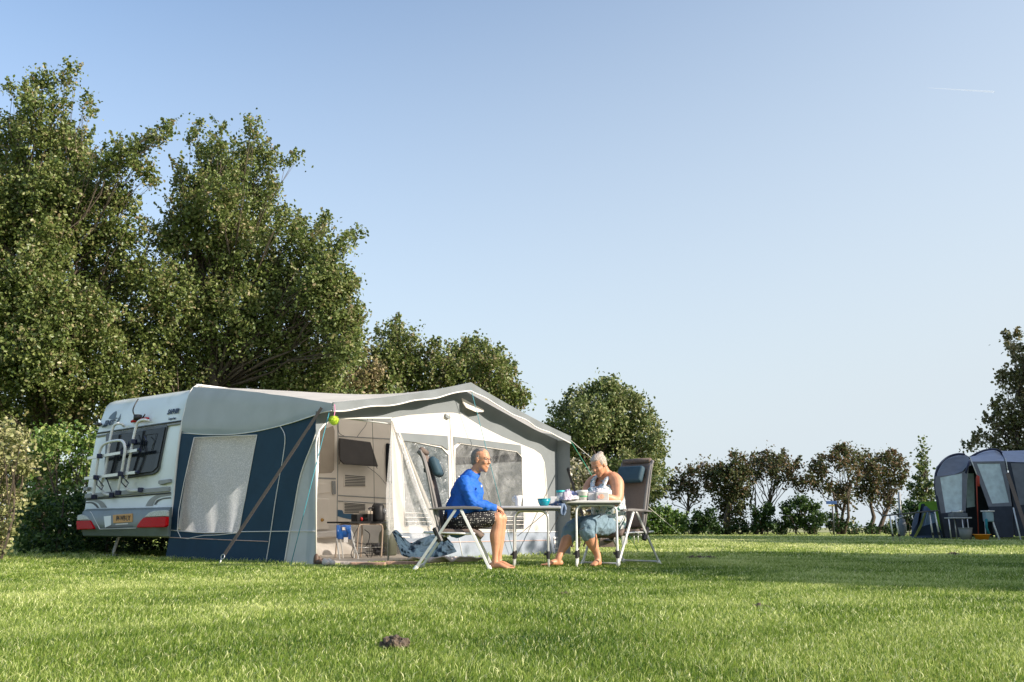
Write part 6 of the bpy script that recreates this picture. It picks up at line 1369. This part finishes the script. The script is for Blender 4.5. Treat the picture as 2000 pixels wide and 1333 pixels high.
# far side closes the tent
m = MB(); m.add([TP(1845, 1046, YT + 3.2), TP(2140, 1046, YT + 3.2), TP(2120, 915, YT + 3.2), TP(1850, 930, YT + 3.2)], [(0, 1, 2, 3)]); part('back_wall', m, M_tdark, tn)
def trope(label, a, b, mat=M_rope, r=.012):
    t = thing('tent_guy_line', label, 'rope', b, group='guy lines and poles of the big tent'); m = MB(); m.tube([a, b], r, 5); part('line', m, mat, t, smooth=True); return t
gz = lambda px, Y: Vector((X(px, Y), Y, ZT))
trope('pale guy line running down from the first hoop of the big tent', TP(1894, 892, YT - .05), TP(1909, 930, YT - .35))
trope('pale upright pole leaning below the middle window of the big tent', TP(1931, 997, YT - .6), gz(1947, YT - .9), M_alu, .018)
trope('pale upright pole below the rear hoop of the big tent', TP(1979, 992, YT - .5), gz(1988, YT - .8), M_alu, .018)
trope('pale guy line at the rear hoop of the big tent', TP(1964, 895, YT - .05), TP(1968, 918, YT - .2))
st_ = strap('storm_strap', 'brown storm strap crossing the rear wall of the big tent', TP(1968, 925, YT - .3), gz(2006, YT - 1.0), .09, M_strap, ring=False)
# red and white pole with strings in the doorway
t = thing('washing_pole', 'thin red pole with white clips standing in the doorway of the big tent', 'pole', gz(1906, YT - .5)); m = MB(); m.tube([gz(1906, YT - .5), TP(1907, 935, YT - .5), TP(1909, 928, YT - .5)], .014, 6); part('pole', m, mk('red_pole', (.35, .05, .03), .6), t, smooth=True)
m = MB(); m.tube([TP(1910, 930, YT - .5), TP(1911, 950, YT - .5)], .035, 6); part('rolled_umbrella', m, mk('red_cloth', (.42, .05, .03), .8), t, smooth=True)
# ---- small green tent
YG = 26.0; gt = thing('dome_tent', 'small lime green and blue dome tent beside the big tent', 'tent', gz(1812, YG))
M_lime = mk('lime_tent', (.34, .62, .08), .7, var=.1, transl=.15); M_tb = mk('tent_blue', (.035, .055, .10), .8, var=.2); M_tl = mk('tent_lightblue', (.30, .42, .58), .8, var=.15, transl=.15); M_ol = mk('tent_olive', (.30, .32, .08), .8)
GPt = lambda px, py, Y=YG: W(px, py, Y)
m = MB(); 
def dome(s, t_):   # main dome
    x0, x1 = X(1792, YG + .6), X(1850, YG + .6); cx = (x0 + x1) / 2; rx = (x1 - x0) / 2; a = s * 6.283; e = t_ * math.pi / 2
    return Vector((cx + rx * math.cos(a) * math.cos(e) ** .8, YG + .8 + .9 * math.sin(a) * math.cos(e) ** .8, ZT + .92 * math.sin(e)))
m.grid(dome, 28, 12); part('inner_dome', m, M_tb, gt, smooth=True)
def gpanel(name, pts, mat, Y=YG - .15):
    m = MB(); m.prism([GPt(x, y, Y) for x, y in pts], Vector((0, .02, 0))); return part(name, m, mat, gt)
gpanel('green_canopy', [(1795, 1000), (1795, 985), (1800, 981), (1808, 980), (1832, 979), (1834, 998), (1820, 998), (1806, 985), (1799, 990)], M_lime)
gpanel('green_side', [(1824, 1001), (1834, 998), (1846, 1045), (1842, 1045), (1832, 1020)], M_lime)
gpanel('blue_window', [(1812, 1000), (1824, 1005), (1827, 1022), (1806, 1027)], M_tl)
gpanel('door_panel', [(1799, 1001), (1805, 1002), (1800, 1020), (1793, 1030), (1794, 1015)], M_tl, YG - .2)
gpanel('lower_wall', [(1797, 1030), (1828, 1021), (1838, 1046), (1785, 1047)], M_tb, YG - .2)
gpanel('front_flap', [(1800, 985), (1806, 984), (1802, 1000), (1790, 1025), (1777, 1048), (1788, 1046), (1800, 1020)], M_tb, YG - .25)
gpanel('olive_band', [(1806, 1002), (1809, 1002), (1800, 1030), (1789, 1050), (1785, 1049), (1797, 1026)], M_ol, YG - .3)
# ---- long camping table
YL = 21.6; zl = terrain(9, YL)
t = thing('long_camping_table', 'long dark folding table with silver legs in front of the green tent', 'table', gz(1780, YL))
a = W(1727, 1006, YL); b = W(1834, 996, YL + 1.0); m = MB()
d = (b - a); m.prism([a, b, b + Vector((.12, .5, 0)), a + Vector((.12, .5, 0))], Vector((0, 0, -.035))); part('table_top', m, mk('dark_table', (.05, .055, .06), .5), t, bevel=.008)
for (px, py, pb) in ((1738, 1008, 1741), (1748, 1008, 1754), (1815, 1002, 1819), (1825, 1000, 1832)):
    yy = YL + (.05 if px < 1780 else .9); p = W(px, py, yy); q = Vector((X(pb, yy), yy, zl)); m = MB(); m.tube([q, p], .018, 8); lg = part('leg', m, M_silver, t, smooth=True)
    m = MB(); m.tube([q.lerp(p, .22), q.lerp(p, .32)], .028, 8); part('leg_clamp', m, M_black, lg)
m = MB(); m.tube([W(1751, 1014, YL), W(1768, 1008, YL + .3)], .008, 5); part('brace', m, M_silver, t)
# ---- cooking table
YC = 23.4
t = thing('cooking_table', 'small pale folding table with a stove against the big tent porch', 'table', gz(1872, YC))
a = W(1852, 1012, YC); b = W(1890, 1012, YC); m = MB(); m.box((a + b) / 2, ((b - a).x, .45, .03)); part('table_top', m, M_top, t, bevel=.006)
for px, yo in ((1853, -.2), (1864, .2), (1879, -.2), (1889, .2)):
    p = W(px, 1014, YC + yo); m = MB(); m.tube([Vector((p.x + .02, p.y, ZT)), p], .014, 6); part('leg', m, M_silver, t, smooth=True)
t = thing('camping_stove', 'dark lidded camping stove on the small pale table', 'stove', (a + b) / 2)
c = (a + b) / 2 + Vector((0, 0, .02)); m = MB(); m.box(c + Z3 * .05, (.36, .3, .09)); part('stove_body', m, mk('stove_grey', (.10, .12, .14), .4), t, bevel=.01); m = MB(); m.lathe([(0, .1), (.13, .1), (.14, .16), (0, .165)], c, 20); part('pan', m, M_silver, t, smooth=True)
t = thing('bucket', 'grey plastic bucket under the small pale table', 'bucket', gz(1882, YC - .25))
c = gz(1882, YC - .25); m = MB(); m.lathe(hollow(c, [(.12, 0), (.16, .30)], .008), c, 24); part('pail', m, mk('grey_bucket', (.20, .21, .19), .6), t, smooth=True)
m = MB(); m.tube([c + Vector((.16 * math.cos(a_ / 20 * 6.283), .16 * math.sin(a_ / 20 * 6.283), .30)) for a_ in range(20)], .010, 6, closed=True); part('rim', m, mk('grey_rim', (.25, .26, .24), .6), t, smooth=True)
t = thing('washing_tub', 'orange plastic washing tub on the grass before the tent doorway', 'tub', gz(1913, YC - .4))
c = gz(1913, YC - .4); m = MB(); m.lathe(hollow(c, [(.13, 0), (.185, .14), (.20, .145)], .008), c, 28); o = part('basin', m, mk('orange_plastic', (.80, .27, .01), .45, var=.05), t, smooth=True)
m = MB(); m.tube([c + Vector((.2 * math.cos(a_ / 24 * 6.283), .2 * math.sin(a_ / 24 * 6.283), .145)) for a_ in range(24)], .010, 6, closed=True); part('rim', m, mk('orange_rim', (.85, .33, .03), .45), t, smooth=True)
# water container on a stand
t = thing('water_container', 'pale blue water container with a white top on a folding stand in the tent doorway', 'container', gz(1930, YC - .1))
c = W(1930, 1010, YC - .1); m = MB(); m.box(c, (.20, .2, .24)); part('canister', m, mk('pale_blue_plastic', (.30, .42, .48), .4, transp=.1), t, bevel=.03); m = MB(); m.box(c + Z3 * .14, (.24, .24, .03)); part('lid', m, M_pipe, t, bevel=.008)
for sx in (-1, 1): m = MB(); m.tube([c + Vector((sx * .09, 0, -.1)), Vector((c.x + sx * .16, c.y - .1, ZT))], .012, 6); part('stand_leg', m, M_silver, t, smooth=True)
m = MB(); m.tube([c + Vector((-.1, -.1, -.05)), c + Vector((-.12, -.1, -.25)), c + Vector((-.06, -.1, -.45))], .03, 6); part('teal_towel', m, mk('teal_towel', (.02, .20, .22), .9), t, smooth=True)
# ---- post, sign, small bits
c = gz(1757, 32); t = thing('lamp_post', 'thin grey post standing left of the narrow tree, with a bag at its foot', 'post', c); m = MB(); m.tube([c, W(1756, 962, 32)], .045, 8); part('pole', m, M_trim, t, smooth=True)
t = thing('rubbish_bag', 'pale grey bag at the foot of the thin grey post', 'bag', gz(1760, 31.6)); c = gz(1760, 31.6); m = MB(); m.ball(c + Z3 * .32, (.13, .13, .34), 16, disp=.25); m.ball(c + Z3 * .66, (.09, .09, .07), 12, disp=.4); part('bag', m, mk('grey_bag', (.14, .16, .18), .6), t, smooth=True)
c = Vector((X(1626, 37), 37, ZT)); t = thing('signpost', 'blue rectangular sign on a thin post among the line trees', 'sign', c); m = MB(); m.tube([c, W(1625, 978, 37)], .03, 8); part('post', m, M_dtrim, t, smooth=True)
m = MB(); m.box(W(1624, 982, 36.93), (.42, .03, .12)); part('blue_board', m, mk('sign_blue', (.03, .09, .26), .5), t, bevel=.005)
m = MB(); m.box(W(1624, 988, 36.93), (.24, .03, .06)); part('yellow_board', m, mk('sign_yellow', (.35, .28, .08), .5), t, bevel=.005)
# small bird on the tree top
c = W(1374, 907.5, 39.6); t = thing('bird', 'small grey bird perched on the top of a line tree', 'bird', c); m = MB(); Mb = Matrix.Rotation(-.6, 3, 'Y'); m.ball(c, (.13, .05, .05), 12, Mb); m.ball(c + Vector((.10, 0, .085)), .038, 10); m.tube([c + Vector((.12, 0, .09)), c + Vector((.16, 0, .09))], [.012, .002], 5); m.tube([c + Vector((-.08, 0, -.05)), c + Vector((-.2, 0, -.13))], [.035, .02], 5); m.tube([c + Vector((.0, 0, -.03)), c + Vector((.0, 0, -.12))], .006, 4); part('body', m, mk('bird_grey', (.25, .26, .28), .7), t, smooth=True)
# ---- pitch seen between the chair legs
YB = 20.5; zb = terrain(2.2, YB)
def bz(px, Y=YB): p = W(px, 1040, Y); p.z = terrain(p.x, Y); return p
t = thing('windbreak', 'low brown board edging on the grass behind the woman\'s chair', 'edging', bz(1188)); a = bz(1170); b = bz(1205); m = MB(); m.box((a + b) / 2 + Z3 * .10, ((b - a).x, .25, .2)); part('board', m, mk('brown_board', (.16, .12, .10), .8, var=.3, scale=20), t, bevel=.01)
t = thing('curtain_screen', 'pale striped cloth screen behind the woman\'s legs', 'screen', bz(1188, 21)); m = MB(); a = W(1170, 1036, 21); b = W(1202, 1036, 21)
m.grid(lambda s, q: a.lerp(b, s) + Vector((0, .03 * math.sin(s * 40), -.42 * q + .05)), 50, 4); part('cloth', m, mk('striped_cloth', (.55, .50, .46), .9, var=.35, scale=5), t, smooth=True)
t = thing('shoe_pair', 'dark shoe resting on the brown board edging', 'shoe', bz(1186, 20.4)); m = MB(); m.ball(W(1189, 1056, 20.35), (.12, .06, .035), 12); part('upper', m, M_black, t, smooth=True)
t = thing('folding_table', 'small pale low table standing on thin legs far behind the woman\'s chair', 'table', bz(1228, 22.5))
a = W(1214, 1037, 22.5); b = W(1246, 1037, 22.5); m = MB(); m.box((a + b) / 2, ((b - a).x, .4, .05)); part('table_top', m, M_topw, t)
for px, yo in ((1215, -.18), (1224, .18), (1238, .18), (1246, -.18)):
    p = W(px, 1038, 22.5 + yo); m = MB(); m.tube([Vector((p.x, p.y, terrain(p.x, p.y))), p], .014, 6); part('leg', m, M_silver, t, smooth=True)
t = thing('planter_box', 'pale square box standing beside the far low table', 'box', bz(1218, 22)); c = bz(1219, 22); m = MB(); m.box(c + Z3 * .16, (.12, .12, .32)); part('box', m, M_topw, t, bevel=.008)
t = thing('ground_stake', 'small white-topped stake in the lawn where the white guy rope ends', 'stake', G(1348, 1058)); m = MB(); c = G(1348, 1062); m.tube([c, c + Z3 * .10], .012, 6); m.ball(c + Z3 * .12, .03, 10); part('stake', m, M_pipe, t, smooth=True)
# ---- shading trees outside the frame
off_tree(12.5, 6.5, 4.6, 2.4, 71, 'leafy tree outside the right edge nearest the camera', 1100)
off_tree(13.6, 10.4, 5.6, 3.0, 72, 'leafy tree outside the right edge, second from the camera', 1100)
off_tree(20.5, 18.5, 9.0, 3.6, 73, 'leafy tree outside the right edge, beside the big tent', 900)
off_tree(22.5, 23.8, 9.0, 3.6, 74, 'leafy tree outside the right edge, behind the big tent', 900)
# thin vapour trail high in the sky
a = W(1812, 172, 3000); b = W(1942, 180, 3000); m = MB(); m.tube([a, a.lerp(b, .4), b], [.6, 1.6, 3.2], 8)
struct(part('vapour_trail', m, mk('vapour', (.9, .9, .92), .9, transp=.84)))
